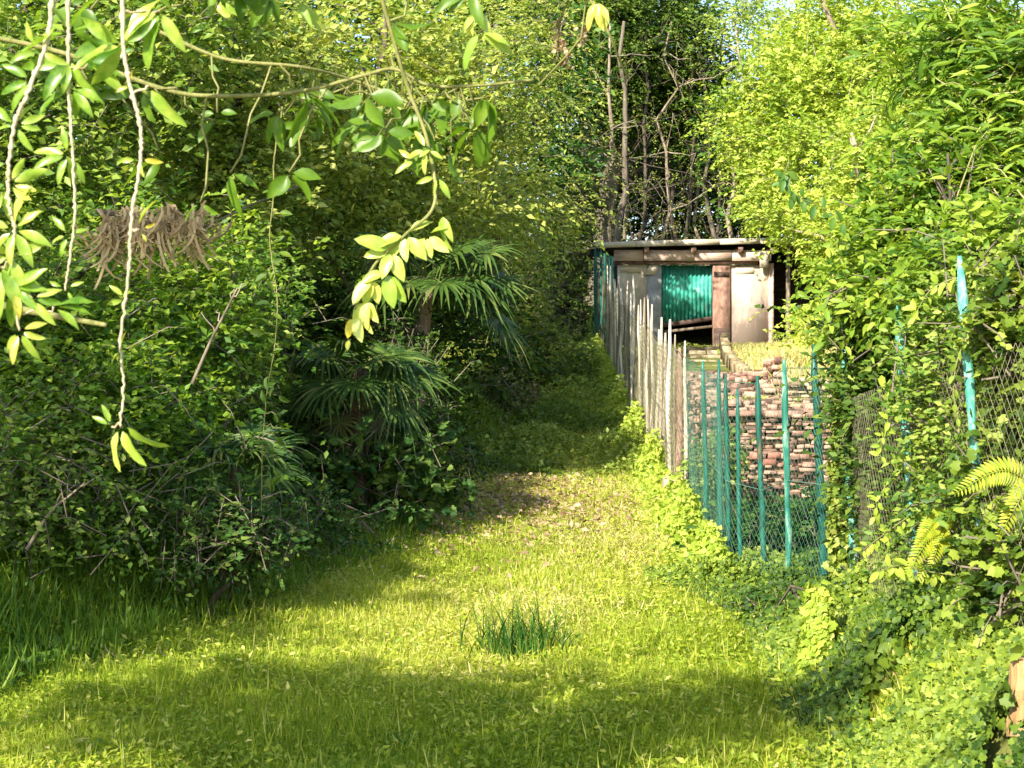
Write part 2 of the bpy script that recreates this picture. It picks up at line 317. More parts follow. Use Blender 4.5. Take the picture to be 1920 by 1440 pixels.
# ------------------------------------------------------------------ lawn
def grass():
    rng=np.random.default_rng(3)
    def pts(n,y0,y1):
        u=rng.random(n); y=1/(1/y0-u*(1/y0-1/y1))          # thinner with distance
        x0=np.maximum(-.34*y,np.interp(y,_ty,_tx)-2.6); x1=np.interp(y,_fy,_fx)+.05
        x=x0+(x1-x0)*rng.random(n); return x,y
    mb=MB(); x,y=pts(330000,6.2,31)
    # clumped heights
    hgt=.5+.5*np.sin(x*3.1+np.sin(y*2.3)*2)*np.sin(y*2.7+x)+.6*rng.random(len(x))**3
    z=ground_z(x,y); p=np.stack([x,y,z-.01],-1)
    a=np.stack([rng.normal(0,.38,len(x)),rng.normal(0,.38,len(x)),np.ones(len(x))],-1)
    n=rng.normal(0,1,(len(x),3)); n[:,2]*=.2
    s=(.042+.055*np.clip(hgt,0,1.4))*rng.uniform(.6,1.4,len(x))
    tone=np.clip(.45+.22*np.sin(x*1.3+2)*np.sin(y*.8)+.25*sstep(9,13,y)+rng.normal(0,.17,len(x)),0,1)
    w=(.0032+.00028*y)/s
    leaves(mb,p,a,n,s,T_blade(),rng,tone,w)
    # broad weed leaves
    x,y=pts(190000,6.2,31); z=ground_z(x,y)
    m=(np.sin(x*2.3+1)*np.sin(y*1.9)+rng.normal(0,.8,len(x)))>-.4; x,y,z=x[m],y[m],z[m]
    p=np.stack([x,y,z+rng.uniform(.01,.075,len(x))],-1)
    a=rng.normal(0,1,(len(x),3)); a[:,2]=np.abs(a[:,2])*.5
    n=rng.normal(0,.45,(len(x),3)); n[:,2]+=1
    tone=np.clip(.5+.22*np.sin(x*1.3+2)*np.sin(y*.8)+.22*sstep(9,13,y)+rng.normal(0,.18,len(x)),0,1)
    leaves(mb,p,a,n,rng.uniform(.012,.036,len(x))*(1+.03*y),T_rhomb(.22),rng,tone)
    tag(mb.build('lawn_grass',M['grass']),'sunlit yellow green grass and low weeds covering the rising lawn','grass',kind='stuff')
    k=60000; x,y=pts(k,8.8,19); z=ground_z(x,y); m=(np.sin(x*2.1+y*.7)*np.sin(y*1.3-x)+rng.normal(0,.5,k)+sstep(11,15,y)-np.abs(x-.3)*.4)>.5; x,y,z=x[m],y[m],z[m]; k=len(x)
    mb=MB(); a=np.stack([rng.normal(0,.9,k),rng.normal(0,.9,k),np.ones(k)],-1)
    leaves(mb,np.stack([x,y,z+.02],-1),a,rng.normal(0,1,(k,3)),rng.uniform(.05,.11,k),T_blade(),rng,None,.11)
    tag(mb.build('straw',M['straw']),'pale straw coloured dead grass mixed into the sunny upper lawn','dead grass',kind='stuff')
    k=20000; x,y=pts(k,6.3,22); z=ground_z(x,y); m=(np.sin(x*3.3+y)*np.sin(y*2.6-x)+rng.normal(0,.5,k))>.15; x,y,z=x[m],y[m],z[m]; k=len(x)
    mb=MB(); a=rng.normal(0,1,(k,3)); a[:,2]=np.abs(a[:,2])*.6+.2; n=rng.normal(0,.5,(k,3)); n[:,2]+=.8; n[:,1]-=.4
    leaves(mb,np.stack([x,y,z+rng.uniform(.02,.10,k)],-1),a,n,rng.uniform(.025,.055,k),T_rhomb(.22),rng,np.clip(rng.normal(.5,.22,k),0,1))
    tag(mb.build('lawn_weeds',M['grass']),'patches of broader leaved weeds growing through the lawn','weeds',kind='stuff')
    # tall stalks here and there
    mb=MB(); x,y=pts(3000,6.4,20); z=ground_z(x,y); k=len(x)
    a=np.stack([rng.normal(0,.3,k),rng.normal(0,.2,k),np.ones(k)],-1); n=rng.normal(0,1,(k,3))
    leaves(mb,np.stack([x,y,z],-1),a,n,rng.uniform(.10,.2,k),T_blade(),rng,rng.uniform(.4,.9,k),.04)
    tag(mb.build('tall_grass',M['grass']),'scattered taller seeding grass stalks standing above the lawn','grass',kind='stuff')
    # pale leaf litter
    mb=MB(); k=4600
    c=rng.choice(4,k,p=[.32,.16,.1,.42]); cx=np.array([-.05,.5,-.4,.1])[c]; cy=np.array([16.6,15.4,14.6,24.0])[c]
    x=cx+rng.normal(0,.42,k); y=cy+rng.normal(0,1,k)*np.where(c==3,2.2,1); z=ground_z(x,y)+rng.uniform(.03,.11,k)
    a=rng.normal(0,1,(k,3)); a[:,2]*=.3; n=rng.normal(0,.5,(k,3)); n[:,2]+=1
    leaves(mb,np.stack([x,y,z],-1),a,n,rng.uniform(.03,.08,k),T_rhomb(.3),rng)
    tag(mb.build('fallen_leaves',M['dry']),'pale brown dry leaves scattered across the top of the sunny lawn','leaf litter',kind='stuff')
grass()

def ground_cover(name,label,region,n,size,mat,seed,tmpl,h=.12,tone=.4,grassy=0):
    """region(x,y,rng) -> keep mask"""
    rng=np.random.default_rng(seed); x0,x1,y0,y1,fn=region
    u=rng.random(n); y=1/(1/y0-u*(1/y0-1/y1)); x=rng.uniform(x0,x1,n)
    m=fn(x,y)&(np.abs(x)<.36*y+.3); x,y=x[m],y[m]; z=ground_z(x,y); k=len(x)
    hh=h*(.6+.6*np.sin(x*2.7+y)*np.sin(y*1.7-x*2))
    p=np.stack([x,y,z+rng.random(k)*np.clip(hh,.03,None)],-1)
    mb=MB(); a=rng.normal(0,1,(k,3)); a[:,2]=a[:,2]*.5+.2; nn=rng.normal(0,.6,(k,3)); nn[:,2]+=.9; nn[:,1]-=.4
    r=np.clip(tone+.2*np.sin(x*2+y*1.3)+rng.normal(0,.18,k),0,1)
    leaves(mb,p,a,nn,rng.uniform(.6,1.4,k)*size,tmpl,rng,r)
    if grassy:
        j=rng.choice(k,grassy); a=np.stack([rng.normal(0,.35,grassy),rng.normal(0,.35,grassy),np.ones(grassy)],-1)
        leaves(mb,p[j]*[1,1,0]+np.c_[np.zeros((grassy,2)),z[j]],a,rng.normal(0,1,(grassy,3)),rng.uniform(.08,.28,grassy),T_blade(),rng,rng.uniform(.2,.8,grassy),.05)
    return tag(mb.build(name,M[mat]),label,'undergrowth',kind='stuff')
toe=lambda y: np.interp(y,_ty,_tx); fxx=lambda y: np.interp(y,_fy,_fx)
ground_cover('bank_undergrowth','low green weeds and grass covering the shaded left bank',(-9,1.2,6.5,33,lambda x,y:(x<toe(y)+.15)),170000,.045,'emerald',11,T_rhomb(.32),.12,.3,42000)
ground_cover('shaded_undergrowth','sparse dark weeds and ivy on the shaded slope between palm and stake fence',(-2.5,1.6,18,33,lambda x,y:(x>toe(y)-1.2)&(x<1.6)),52000,.055,'olive',12,T_rhomb(.34),.34,.4)
ground_cover('enclosure_undergrowth','green and yellow weeds growing on the ground inside the fenced enclosure',(1.8,9,9,36,lambda x,y:(x>fxx(y)+.15)&((y<15.6)|(y>16.7))&~((y>18.6)&(y<28.6)&(x<3.3)&(x>1.9+(y-18)*.08))&(y<30.8)),90000,.05,'olive',13,T_rhomb(.32),.14,.7)
ground_cover('hill_undergrowth','dark ground cover on the wooded hillside behind the shed',(-14,16,33,50,lambda x,y:(y>33)),30000,.13,'dark',14,T_rhomb(.35),.35,.4)
# ivy slope below the near fence
def ivy_bank():
    rng=np.random.default_rng(21); mb=MB(); n=95000
    u=rng.random(n); y=1/(1/4.8-u*(1/4.8-1/12.5)); xf=fxx(y); x=xf-.62+rng.random(n)*1.1
    for (sx,sy,sr) in ((1.82,5.7,.16),(1.68,7.2,.1)):
        m_=~((np.abs(x/y-sx/sy)<sr/sy)&(y<sy+.1)&(y>sy-.3)); x,y,xf=x[m_],y[m_],xf[m_]
    n=len(x)
    z=ground_z(x,y); bul=.06+.10*np.sin(y*3.1+x*2)+.06*np.sin(y*7)
    k=sstep(xf-.62,xf-.2,x); zz=z+.02+rng.random(n)**.6*(.05+np.clip(bul,0.03,.4)*k)
    a=rng.normal(0,.6,(n,3)); a[:,0]-=.5; a[:,2]-=.5; nn=rng.normal(0,.45,(n,3)); nn[:,0]-=.5; nn[:,1]-=.6; nn[:,2]+=.7
    r=np.clip(.45+.25*np.sin(y*2.2)+rng.normal(0,.2,n),0,1)
    leaves(mb,np.stack([x,y,zz],-1),a,nn,rng.uniform(.012,.034,n),T_ivy(),rng,r)
    tag(mb.build('ivy_bank',M['ivy']),'thick bright ivy covering the slope below the near green fence','ivy',kind='stuff')
ivy_bank()
# ivy creeping along the foot of the far fence
def fence_ivy():
    rng=np.random.default_rng(22); mb=MB(); n=34000
    u=rng.random(n); y=1/(1/11.8-u*(1/11.8-1/31)); 
    side=rng.normal(0,.13,n); x=1.56+side-.06
    hh=(.22+.16*np.sin(y*2.3)+.12*np.sin(y*5.1+1))*np.exp(-(side/.16)**2)
    z=ground_z(np.minimum(x,1.55),y)+rng.random(n)*np.clip(hh,.04,None)*1.35
    a=rng.normal(0,.7,(n,3)); a[:,2]-=.3; nn=rng.normal(0,.5,(n,3)); nn[:,0]-=.6; nn[:,1]-=.5; nn[:,2]+=.5
    r=np.clip(.62+rng.normal(0,.2,n),0,1)
    leaves(mb,np.stack([x,y,z],-1),a,nn,rng.uniform(.03,.065,n),T_rhomb(.42),rng,r)
    tag(mb.build('fence_foot_ivy',M['lime']),'yellow green creeper growing along the foot of the stake fence','creeper',kind='stuff')
fence_ivy()

# ------------------------------------------------------------------ fences
def stake(mb,b,t,r,rng,n=6,seg=7):
    q=wob(b,t,seg,r*(.35 if n==6 else .1),rng); mb.tube(q,[r*rng.uniform(.8,1.15) for _ in range(seg-1)]+[r*.45],n)
def chain(mb, line, zb, zt, cell=.055, r=.0016):
    """diagonal wires of a chain link net along a polyline of (x,y)"""
    line=np.array(line,float); seg=np.linalg.norm(np.diff(line,axis=0),axis=1); cum=np.concatenate([[0],np.cumsum(seg)]); Ltot=cum[-1]
    H=1.0; rng=np.random.default_rng(5)
    def pt(s,h):
        x=np.interp(s,cum,line[:,0]); y=np.interp(s,cum,line[:,1]); b=np.interp(s,cum,zb); t=np.interp(s,cum,zt)
        return np.array([x+.012*math.sin(s*3+h*4),y,b+(t-b)*h])
    hm=float(np.mean(np.array(zt)-np.array(zb))); slope=hm   # wires at 45 degrees
    s=-slope
    while s<Ltot:
        for dr in (1,-1):
            ps=[]
            for k in range(8):
                h=k/7; ss=s+slope*(h if dr>0 else 1-h)
                if 0<=ss<=Ltot: ps.append(pt(ss,h))
            if len(ps)>1: mb.tube(ps,[r]*len(ps),3)
        s+=cell*1.41
rng=np.random.default_rng(31)
def fz(y): return ground_z(1.5,y)+.06
# far fence with wooden stakes
f=thing('stake_fence','long wire fence on weathered pale wooden stakes climbing to the shed','fence',(1.62,22,fz(22)))
known=[(1163,511),(1209,558),(1224,570),(1235,595),(1263,627),(1287,639)]
ys=[(1.62*F/(px-960),py) for px,py in known]
extra=[(1.62*F/(px-960),None) for px in (1136,1140,1144,1149,1152,1156,1160,1168,1174,1181,1187,1194,1199,1203,1216,1229,1243,1254)]
kt=sorted([(a,(720-b)/F*a) for a,b in ys]+[(31,2.35)])
for (yy,pt) in ys+extra:
    tz=np.interp(yy,[k[0] for k in kt],[k[1] for k in kt])+(rng.uniform(-.25,.1) if pt is None else 0)
    m=MB(); xx=1.62+rng.uniform(-.02,.02)
    stake(m,(xx,yy,ground_z(1.5,yy)-.1),(xx+rng.uniform(-.04,.04),yy+rng.uniform(-.05,.05),tz),rng.uniform(.013,.024),rng)
    m.build('stake',M['stake'],f,True)
m=MB(); yr=np.linspace(14.9,31,12); chain(m,[(1.60,y) for y in yr],[fz(y) for y in yr],[fz(y)+1.45 for y in yr],.075,.002); m.build('wire_mesh',M['wirerust'],f)
m=MB()
for hh in (.1,.78,1.5): m.tube([(1.595,y,fz(y)+hh) for y in yr],[.0035]*12,4)
m.build('tension_wire',M['wirerust'],f)
# wooden post
m=MB(); y0=15.7; stake(m,(1.62,y0,ground_z(1.5,y0)-.1),(1.62,y0,(720-652)/F*y0),.03,rng,7); m.build('wooden_post',M['brownplank'],f,True)
# blue tie on it
m=MB(); m.box((1.625,15.2,(720-787)/F*15.2),(.055,.05,.08),.3,.8,jit=.006); o=m.build('clip',M['blue'],f)
# corner posts by shed
f2=thing('corner_fence','short teal metal posts and net closing the gap beside the shed roof','fence',(1.62,31,fz(30)))
for px,top,bot,Y,r in ((1116,462,655,30.6,.035),(1127,466,652,29.0,.028),(1134,475,650,28.0,.03),(1148,482,640,26.8,.022)):
    m=MB(); b=P(px+2,bot+14,Y); t=P(px,top,Y); stake(m,b,t,r,rng,8); m.build('post',M['teal'],f2,True)
m=MB()
for i in range(16): 
    x0=1116+i*2.2; Y=30.6-i*.24; m.tube([P(x0,470+i*.8,Y),P(x0+1,560,Y),P(x0+1,648,Y)],[.005]*3,4)
for j in range(9): m.tube([P(1116,470+j*20,30.6),P(1149,482+j*18,26.8)],[.004]*2,4)
m.build('net',M['teal'],f2)
m=MB(); m.tube([P(1116,465,30.6),P(1090,468,30.5),P(1060,462,30.6)],[.02,.015,.01],5); m.tube([P(1095,468,30.5),P(1072,478,30.3)],[.01,.006],4); m.build('tie_branch',M['barklight'],f2,True)
# green metal fence, middle part
f3=thing('green_fence','green metal post and net fence in front of the stone wall','fence',(1.8,12,ground_z(1.7,12)))
gp=[(1318,677,1326,1010,13.8,.020,'teal'),(1348,674,1351,1065,12.75,.021,'tealdark'),(1360,700,1368,1092,12.25,.021,'teal'),(1382,727,1388,1075,12.1,.018,'tealdark'),
    (1420,705,1434,1096,11.65,.022,'teal'),(1470,674,1480,1100,11.2,.022,'teal'),(1526,646,1547,1120,10.7,.026,'tealdark'),(1582,655,1604,1125,10.0,.026,'tealpale')]
for a,b,c,d,Y,r,mt in gp:
    m=MB(); stake(m,P(c,d,Y),P(a,b,Y),r,rng,8,9)
    o=m.build('post',M[mt],f3,True)
    if mt=='tealdark': o['label']='dark green post'
    if mt=='tealpale': o['label']='post with flaking pale green paint'
m=MB(); ln=[(1.60,15),(1.60,13.8),(1.60,12.1),(1.79,11.6),(1.89,11.2),(1.98,10.75),(2.05,10)]
zb=[ground_z(1.5,y) + .02 for x,y in ln]; zb[4]=-1.44; zb[5]=-1.42; zb[6]=-1.38
zt=[(720-py)/F*y for py,y in zip((670,690,715,720,690,690,690),[q[1] for q in ln])]
chain(m,ln,zb,zt,.05,.0011); m.build('wire_mesh',M['wire'],f3)
m=MB()
for k in (0,.5,1): m.tube([(x,y,b+(t-b)*k) for (x,y),b,t in zip(ln,zb,zt)],[.003]*len(ln),4)
m.build('tension_wire',M['wire'],f3)
# near fence
f4=thing('overgrown_fence','nearest green fence at right edge with flaking pale posts wrapped in creepers','fence',(1.9,7.5,-1.1))
np_=[(1683,572,1722,1160,8.0,.021,'tealpale'),(1799,480,1856,1200,6.9,.021,'tealpale')]
for i,(a,b,c,d,Y,r,mt) in enumerate(np_):
    m=MB(); stake(m,P(c,d,Y),P(a,b,Y),r,rng,8,10); m.build('post',M[mt],f4,True)
ln=[(2.07,9.95),(1.99,9),(1.96,8),(1.97,7.4),(1.98,6.9),(2.0,6.2)]
zb=[ground_z(x,y)+.02 for x,y in ln]; zt=[z+1.2 for z in zb]
m=MB(); chain(m,ln,zb,zt,.045,.0011); m.build('wire_mesh',M['wirerust'],f4)

# low wall under the fence foot
w=thing('kerb_wall','low mossy concrete kerb under the foot of the stake fence','wall',(1.6,15.5,fz(15.5)))
m=MB(); y=12.6
while y<30:
    L=rng.uniform(.5,1.2); zz=ground_z(1.5,y); m.box((1.66,y+L/2,zz),(.12,L-.02,.34+rng.uniform(-.05,.05)),rng.uniform(-.02,.02),.95,jit=.012); y+=L
m.build('blocks',M['concrete'],w)
m=MB(); m.box((1.55,15.9,ground_z(1.5,15.9)+.1),(.12,.16,.34),.3,.8,jit=.02); tag(m.build('concrete_block',M['sandstone']),'pale broken concrete block leaning at the fence foot in the creeper','block')

# ------------------------------------------------------------------ stone walls, steps
def stones(mb,p0,p1,z0,z1,depth,sw=.11,sh=.034,rng=rng,brick=None):
    p0=np.array(p0);p1=np.array(p1); L=np.linalg.norm(p1-p0); d=(p1-p0)/L; rz=math.atan2(d[1],d[0]); z=z0
    while z<z1:
        h=sh*rng.uniform(.75,1.35); s=-rng.uniform(0,sw); zo=z
        while s<L:
            w_=sw*rng.uniform(.5,1.7); c=p0+d*(s+w_/2); o=rng.uniform(-.06,.05)
            mb.box((c[0],c[1]+o,z+h/2+rng.uniform(-.006,.006)),(w_*.94,depth,h*.86),rz+rng.uniform(-.05,.05),rng.uniform(.9,.98),jit=min(.006,h*.12)); s+=w_
        z+=h
w=thing('stone_wall','dry stone retaining wall of flat pinkish stones behind the green fence','wall',(2.8,16.2,-1.3))
m=MB(); stones(m,(1.95,16.1),(4.0,15.9),-1.5,-.80,.3); stones(m,(1.95,16.1),(4.0,15.9),-.735,-.32,.3); m.build('stones',M['stone'],w)
m=MB(); stones(m,(1.95,16.1),(4.0,15.9),-.80,-.735,.34,.2,.065); m.build('brick_course',M['brick'],w)
m=MB(); m.box((2.97,16.2,-.95),(2.0,.2,1.25),-.06); m.build('core',M['darkplank'],w)
m=MB()
s=1.95
while s<4.0:
    L=rng.uniform(.12,.4); m.box((s+L/2,16.03+rng.uniform(-.05,.05),-.285+rng.uniform(-.02,.02)),(L-.015,.42,.055),rng.uniform(-.04,.04),.95,jit=.008); s+=L
m.build('capping',M['brownplank'],w)
w=thing('upper_stone_wall','second tier of yellowed stones stepped back above the main stone wall','wall',(3.2,16.6,-.3))
m=MB(); stones(m,(2.85,16.62),(4.6,16.5),-.35,.03,.3,.12,.036); m.build('stones',M['sandstone'],w)
w=thing('stone_steps','worn pale stone steps climbing through dry grass to the shed doorway','steps',(2.5,20,0))
for i in range(9):
    t=i/8; Y=18.5+9.3*t; z=-.16+.74*t; xc=2.38+.88*t; wd=.62-.1*t
    m=MB(); s=xc-wd/2
    while s<xc+wd/2:
        L=rng.uniform(.14,.3); m.box((s+L/2,Y,z),(L-.012,.42,.11),rng.uniform(-.06,.06),.94,jit=.01); s+=L
    m.build('step',M['sandstone'],w)
w=thing('brick_edging','curved edging of upright bricks beside the stone steps','edging',(2.9,22,.2))
m=MB()
for i in range(34):
    t=i/33; Y=18.7+9.6*t; x=2.80+.9*t-.12*math.sin(math.pi*t); z=-.04+.80*t
    m.box((x,Y,z),(.12,.20,.26),rng.uniform(-.2,.2),.9,jit=.012)
m.build('bricks',M['concrete'],w)
w=thing('stone_terrace','rough terrace of loose pinkish stones between the stone wall and the steps','terrace',(2.4,17.5,-.2))
m=MB()
for i in range(1500):
    x_=rng.uniform(1.92,3.05); y_=rng.uniform(16.15,19.3); z_=ground_z(x_,y_)+.012+.10*rng.random()**2
    m.box((x_,y_,z_),(rng.uniform(.06,.2),rng.uniform(.05,.12),rng.uniform(.03,.07)),rng.uniform(-.6,.6),.9,jit=.006)
m.build('stones',M['stone'],w)
# dry sunny grass above the wall
def dry_grass():
    r=np.random.default_rng(41); n=34000; y=16.7+13.9*r.random(n)**1.5; x=r.uniform(0,1,n)*2.6+2.95+np.maximum(y-18.5,0)*.075; m_=x<6; x,y=x[m_],y[m_]; k=len(x)
    a=np.stack([r.normal(0,.5,k),r.normal(0,.5,k),np.ones(k)],-1)
    mb=MB(); leaves(mb,np.stack([x,y,ground_z(x,y)],-1),a,r.normal(0,1,(k,3)),r.uniform(.06,.2,k),T_blade(),r,r.uniform(.2,1,k),.09)
    tag(mb.build('dry_grass',M['straw']),'bright straw yellow grass on the slope in front of the shed','grass',kind='stuff')
dry_grass()

# ------------------------------------------------------------------ shed
def X(px,Y=31.): return (px-960)/F*Y
def Z(py,Y=31.): return (720-py)/F*Y
sh=thing('garden_shed','small flat roofed shed with green corrugated door and stained plaster walls','shed',(3.5,31.5,.65))
YS=31.0
def panel(name,x0,x1,y0,y1,mat,Yf=YS,d=.1,parent=sh):
    m=MB(); m.box(((X(x0)+X(x1))/2,Yf+d/2,(Z(y0)+Z(y1))/2),(X(x1)-X(x0),d,abs(Z(y0)-Z(y1))),r=.5); return m.build(name,M[mat],parent)
panel('wall',1158,1213,497,676,'plaster'); 
panel('wall',1368,1441,497,676,'plaster')
panel('grey_panel',1213.3,1240,497,676,'greysheet',YS-.02,.1)['label']='dented grey sheet panel beside the door opening'
panel('door_post',1336,1368,497,676,'brownplank',YS-.07,.17)
m=MB(); m.box(((X(1336)+X(1368))/2,YS-.0755,Z(515)),(X(1368)-X(1336)-.03,.012,.10)); m.build('dark_strip',M['darkplank'],sh)  # thin dark patch on the upper door post
m=MB(); m.box(((X(1336)+X(1368))/2,YS-.0755,Z(640)),(X(1368)-X(1336)-.02,.012,.5)); 
m.build('dark_strip',M['darkplank'],sh)
panel('trim',1441.2,1450,494,678,'plank',YS-.04,.14)
# wall panel edge slabs
for bx_ in (((X(1182),YS-.012,Z(504)),(.38,.024,.13),0,.97,.5,(.1,0)),((X(1222),YS-.034,Z(506)),(.22,.02,.18),0,.8,.5,(.5,0)),((X(1396),YS-.012,Z(506)),(.36,.024,.14),0,.96,.5,(0,0))):
    m=MB(); m.box(*bx_,jit=.01); m.build('loose_board',M['roofedge'],sh)
# lintel beams
m=MB(); s=1150
for e in (1205,1300,1370,1444):
    m.box(((X(s)+X(e))/2,YS-.10,Z(480)+rng.uniform(-.004,.004)),(X(e)-X(s)-.012,.14,.20),jit=.006); s=e
m.build('lintel',M['plank'],sh)
m=MB(); m.box(((X(1152)+X(1419))/2,YS-.06,Z(493)),(X(1419)-X(1152),.1,.055),jit=.004); m.build('lower_batten',M['brownplank'],sh)
m=MB(); m.box((X(1429.5),YS-.19,Z(487)),(.17,.06,.31),jit=.006); m.build('bracket',M['roofedge'],sh)
# rafters & roof
m=MB()
for px in (1210,1298,1385,1444): m.beam((X(px),YS-.29,Z(470.5)),(X(px)+.0,YS+2.6,Z(464)),.09,.10)
m.build('rafter',M['brownplank'],sh)
m=MB(); m.beam((X(1113),YS+1.2,Z(461)+.02),(X(1503),YS+1.2,Z(453)+.02),3.02,.05); m.build('roof',M['darkplank'],sh)
m=MB()
xs_=[1113,1190,1262,1345,1420,1503]
for a,b in zip(xs_[:-1],xs_[1:]):
    za=Z(462-(a-1113)/390*8.5); zb_=Z(462-(b-1113)/390*8.5)
    m.beam((X(a)+.004,YS-.34,za+rng.uniform(-.01,.01)),(X(b)-.004,YS-.34,zb_+rng.uniform(-.01,.01)),.05,.105)
m.build('fascia',M['roofedge'],sh)
# side walls and back
m=MB(); m.box((X(1158)+.05,YS+1.35,Z(590)),(.1,2.48,2.0)); m.box((X(1448)-.06,YS+1.35,Z(590)),(.1,2.48,2.0)); m.box(((X(1158)+X(1448))/2,YS+2.65,Z(590)),(X(1448)-X(1158),.1,2.0)); m.build('side_wall',M['darkplank'],sh)
# corrugated door
m=MB(); n=90; x0,x1=X(1239),X(1337); top=Z(497); V=[];
for i in range(n+1):
    t=i/n; x=x0+(x1-x0)*t; yy=YS+.16+.022*math.sin(t*13*2*math.pi); bot=Z(606-10*t)
    V+=[[x,yy,top],[x,yy,bot]]
fc=[(2*i,2*i+1,2*i+3,2*i+2) for i in range(n)]
m.add(V,fc,.5); d=m.build('door',M['corr'],sh,True)
mod=d.modifiers.new('s','SOLIDIFY'); mod.thickness=.004
m=MB(); m.box(((x0+x1)/2,YS+.12,Z(507)),(x1-x0,.025,.055)); m.build('crossbar',M['tealdark'],d).parent=d
m=MB(); m.beam((X(1241),YS+.10,Z(610)),(X(1336),YS+.10,Z(597)),.07,.085); m.build('dark_board',M['darkplank'],sh)
m=MB(); m.beam((X(1246),YS+.0,Z(622)),(X(1336),YS+.0,Z(612)),.08,.05); m.build('sill_beam',M['barklight'],sh)
panel('sill',1241,1336,652,676,'stone',YS-.02,.2)
# lean-to right of shed
lt=thing('lean_to','dark open lean-to with a pale thin post at the right of the shed','shelter',(5.4,32,.7))
m=MB(); m.tube([(X(1480),YS+.1,Z(672)),(X(1479),YS+.1,Z(456))],[.045,.04],8); m.build('post',M['barklight'],lt,True)
m=MB(); m.box((X(1560),YS+2.4,Z(560)),(2.2,.12,2.2)); m.build('back_wall',M['darkplank'],lt)
m=MB(); m.beam((X(1455),YS+1.2,Z(459)),(X(1640),YS+1.2,Z(455)),2.4,.05); m.build('roof',M['darkplank'],lt)

# ------------------------------------------------------------------ palms
def fan_frond(base, d, R, petiole, seed, mat, droop=.3, nseg=26, fold=.15, facing=None):
    r=np.random.default_rng(seed); m=MB(); base=np.array(base,float); d=np.array(d,float); d/=np.linalg.norm(d)
    q=[base+d*petiole*t-np.array([0,0,.18*petiole*t*t]) for t in np.linspace(0,1,5)]; m.tube(q,np.linspace(.012,.006,5),5,.9)
    hub=q[-1]; ax=q[-1]-q[-2]; ax/=np.linalg.norm(ax)
    up=np.array(facing if facing is not None else (0,-.5,1.)); s=np.cross(ax,up); s/=np.linalg.norm(s); nn=np.cross(s,ax)
    for i in range(nseg):
        a=(i/(nseg-1)-.5)*math.radians(290); L=R*(.72+.28*math.cos(a*.55))*r.uniform(.7,1.08); droop_=droop*r.uniform(.4,2.2)
        dd=ax*math.cos(a)+s*math.sin(a); side=np.cross(nn,dd); k=5; V=[];Fc=[]
        for j in range(k+1):
            t=j/k; wdt=.019*R/.5*min(t*3.2+.08,1)*(1-max(0,t-.55)/.45*.93)
            c=hub+dd*L*t-np.array([0,0,1.])*droop_*L*max(0,t-.3)**2+nn*.02*t
            V+=[c-side*wdt+nn*wdt*.35,c-nn*wdt*.25,c+side*wdt+nn*wdt*.35]
            if j: b=3*(j-1); Fc+=[(b,b+3,b+4,b+1),(b+1,b+4,b+5,b+2)]
        m.add(V,Fc,np.clip(r.normal(.5,.2),0,1))
    return m
def palm(label, base_px, crown_px, Y, R, fronds, seed, tr=.09, dead=6, mat='palm', group='fan palms along the left bank'):
    b=P(*base_px,Y); c=P(*crown_px,Y); b[2]=ground_z(b[0],b[1])-.1
    t=thing('fan_palm',label,'palm',b,group); r=np.random.default_rng(seed)
    m=MB(); q=wob(b,c,12,.012,r); m.tube(q,[tr*(1+.12*(i%2))*(1.15-.25*i/11) for i in range(12)],12)
    for i in range(160 if tr>.05 else 50):
        tt=r.random(); an=r.random()*6.28; p=q[int(tt*11)]+np.array([math.cos(an),math.sin(an),0])*tr*.95
        m.tube([p,p+np.array([math.cos(an)*.04,math.sin(an)*.04,-.03]),p+np.array([math.cos(an)*.05,math.sin(an)*.05,-.12-.08*r.random()])],[.006,.005,.002],3)
    m.build('trunk',M['palmbark'],t,True)
    for i,(az,el,pl) in enumerate(fronds):
        az,el=rad(az),rad(el); d=(math.cos(az)*math.cos(el),math.sin(az)*math.cos(el),math.sin(el))
        fan_frond(c,d,R*r.uniform(.85,1.1),pl,seed*50+i,mat,.35+.3*r.random()).build('frond',M[mat],t)
    for i in range(dead):
        az=r.uniform(0,6.28); fan_frond(c-np.array([0,0,.12]),(math.cos(az)*.6,math.sin(az)*.6,-.9),R*.8,.35,seed*90+i,'dry',.6,16).build('dead_frond',M['drygreen'],t)
    return t
def ring(n,el,pl,seed,a0=0):
    r=np.random.default_rng(seed); return [(a0+360*i/n+r.uniform(-12,12),el+r.uniform(-12,12),pl*r.uniform(.8,1.15)) for i in range(n)]
palm('fan palm with shaggy brown trunk and dark drooping fronds at the lawn edge',(672,960),(668,690),14.2,.42,ring(9,-8,.34,1)+ring(7,28,.36,2)+[(-20,-30,.45),(200,-20,.4),(0,5,.5)],1,.075)
palm('tall fan palm behind it with glossy fronds reaching towards the shed',(770,900),(800,520),16.5,.52,ring(9,5,.5,3)+ring(8,38,.5,4)+[(0,8,.72),(10,-22,.8),(-15,30,.7),(-5,-8,.5)],2,.09,0)
palm('young low fan palm left of the trunk one with fronds fanning upward',(440,980),(442,875),11.0,.36,[(-60,35,.15),(10,35,.22),(160,40,.25),(200,10,.3),(-120,40,.2),(60,55,.3),(-20,5,.25)],3,.032,0)

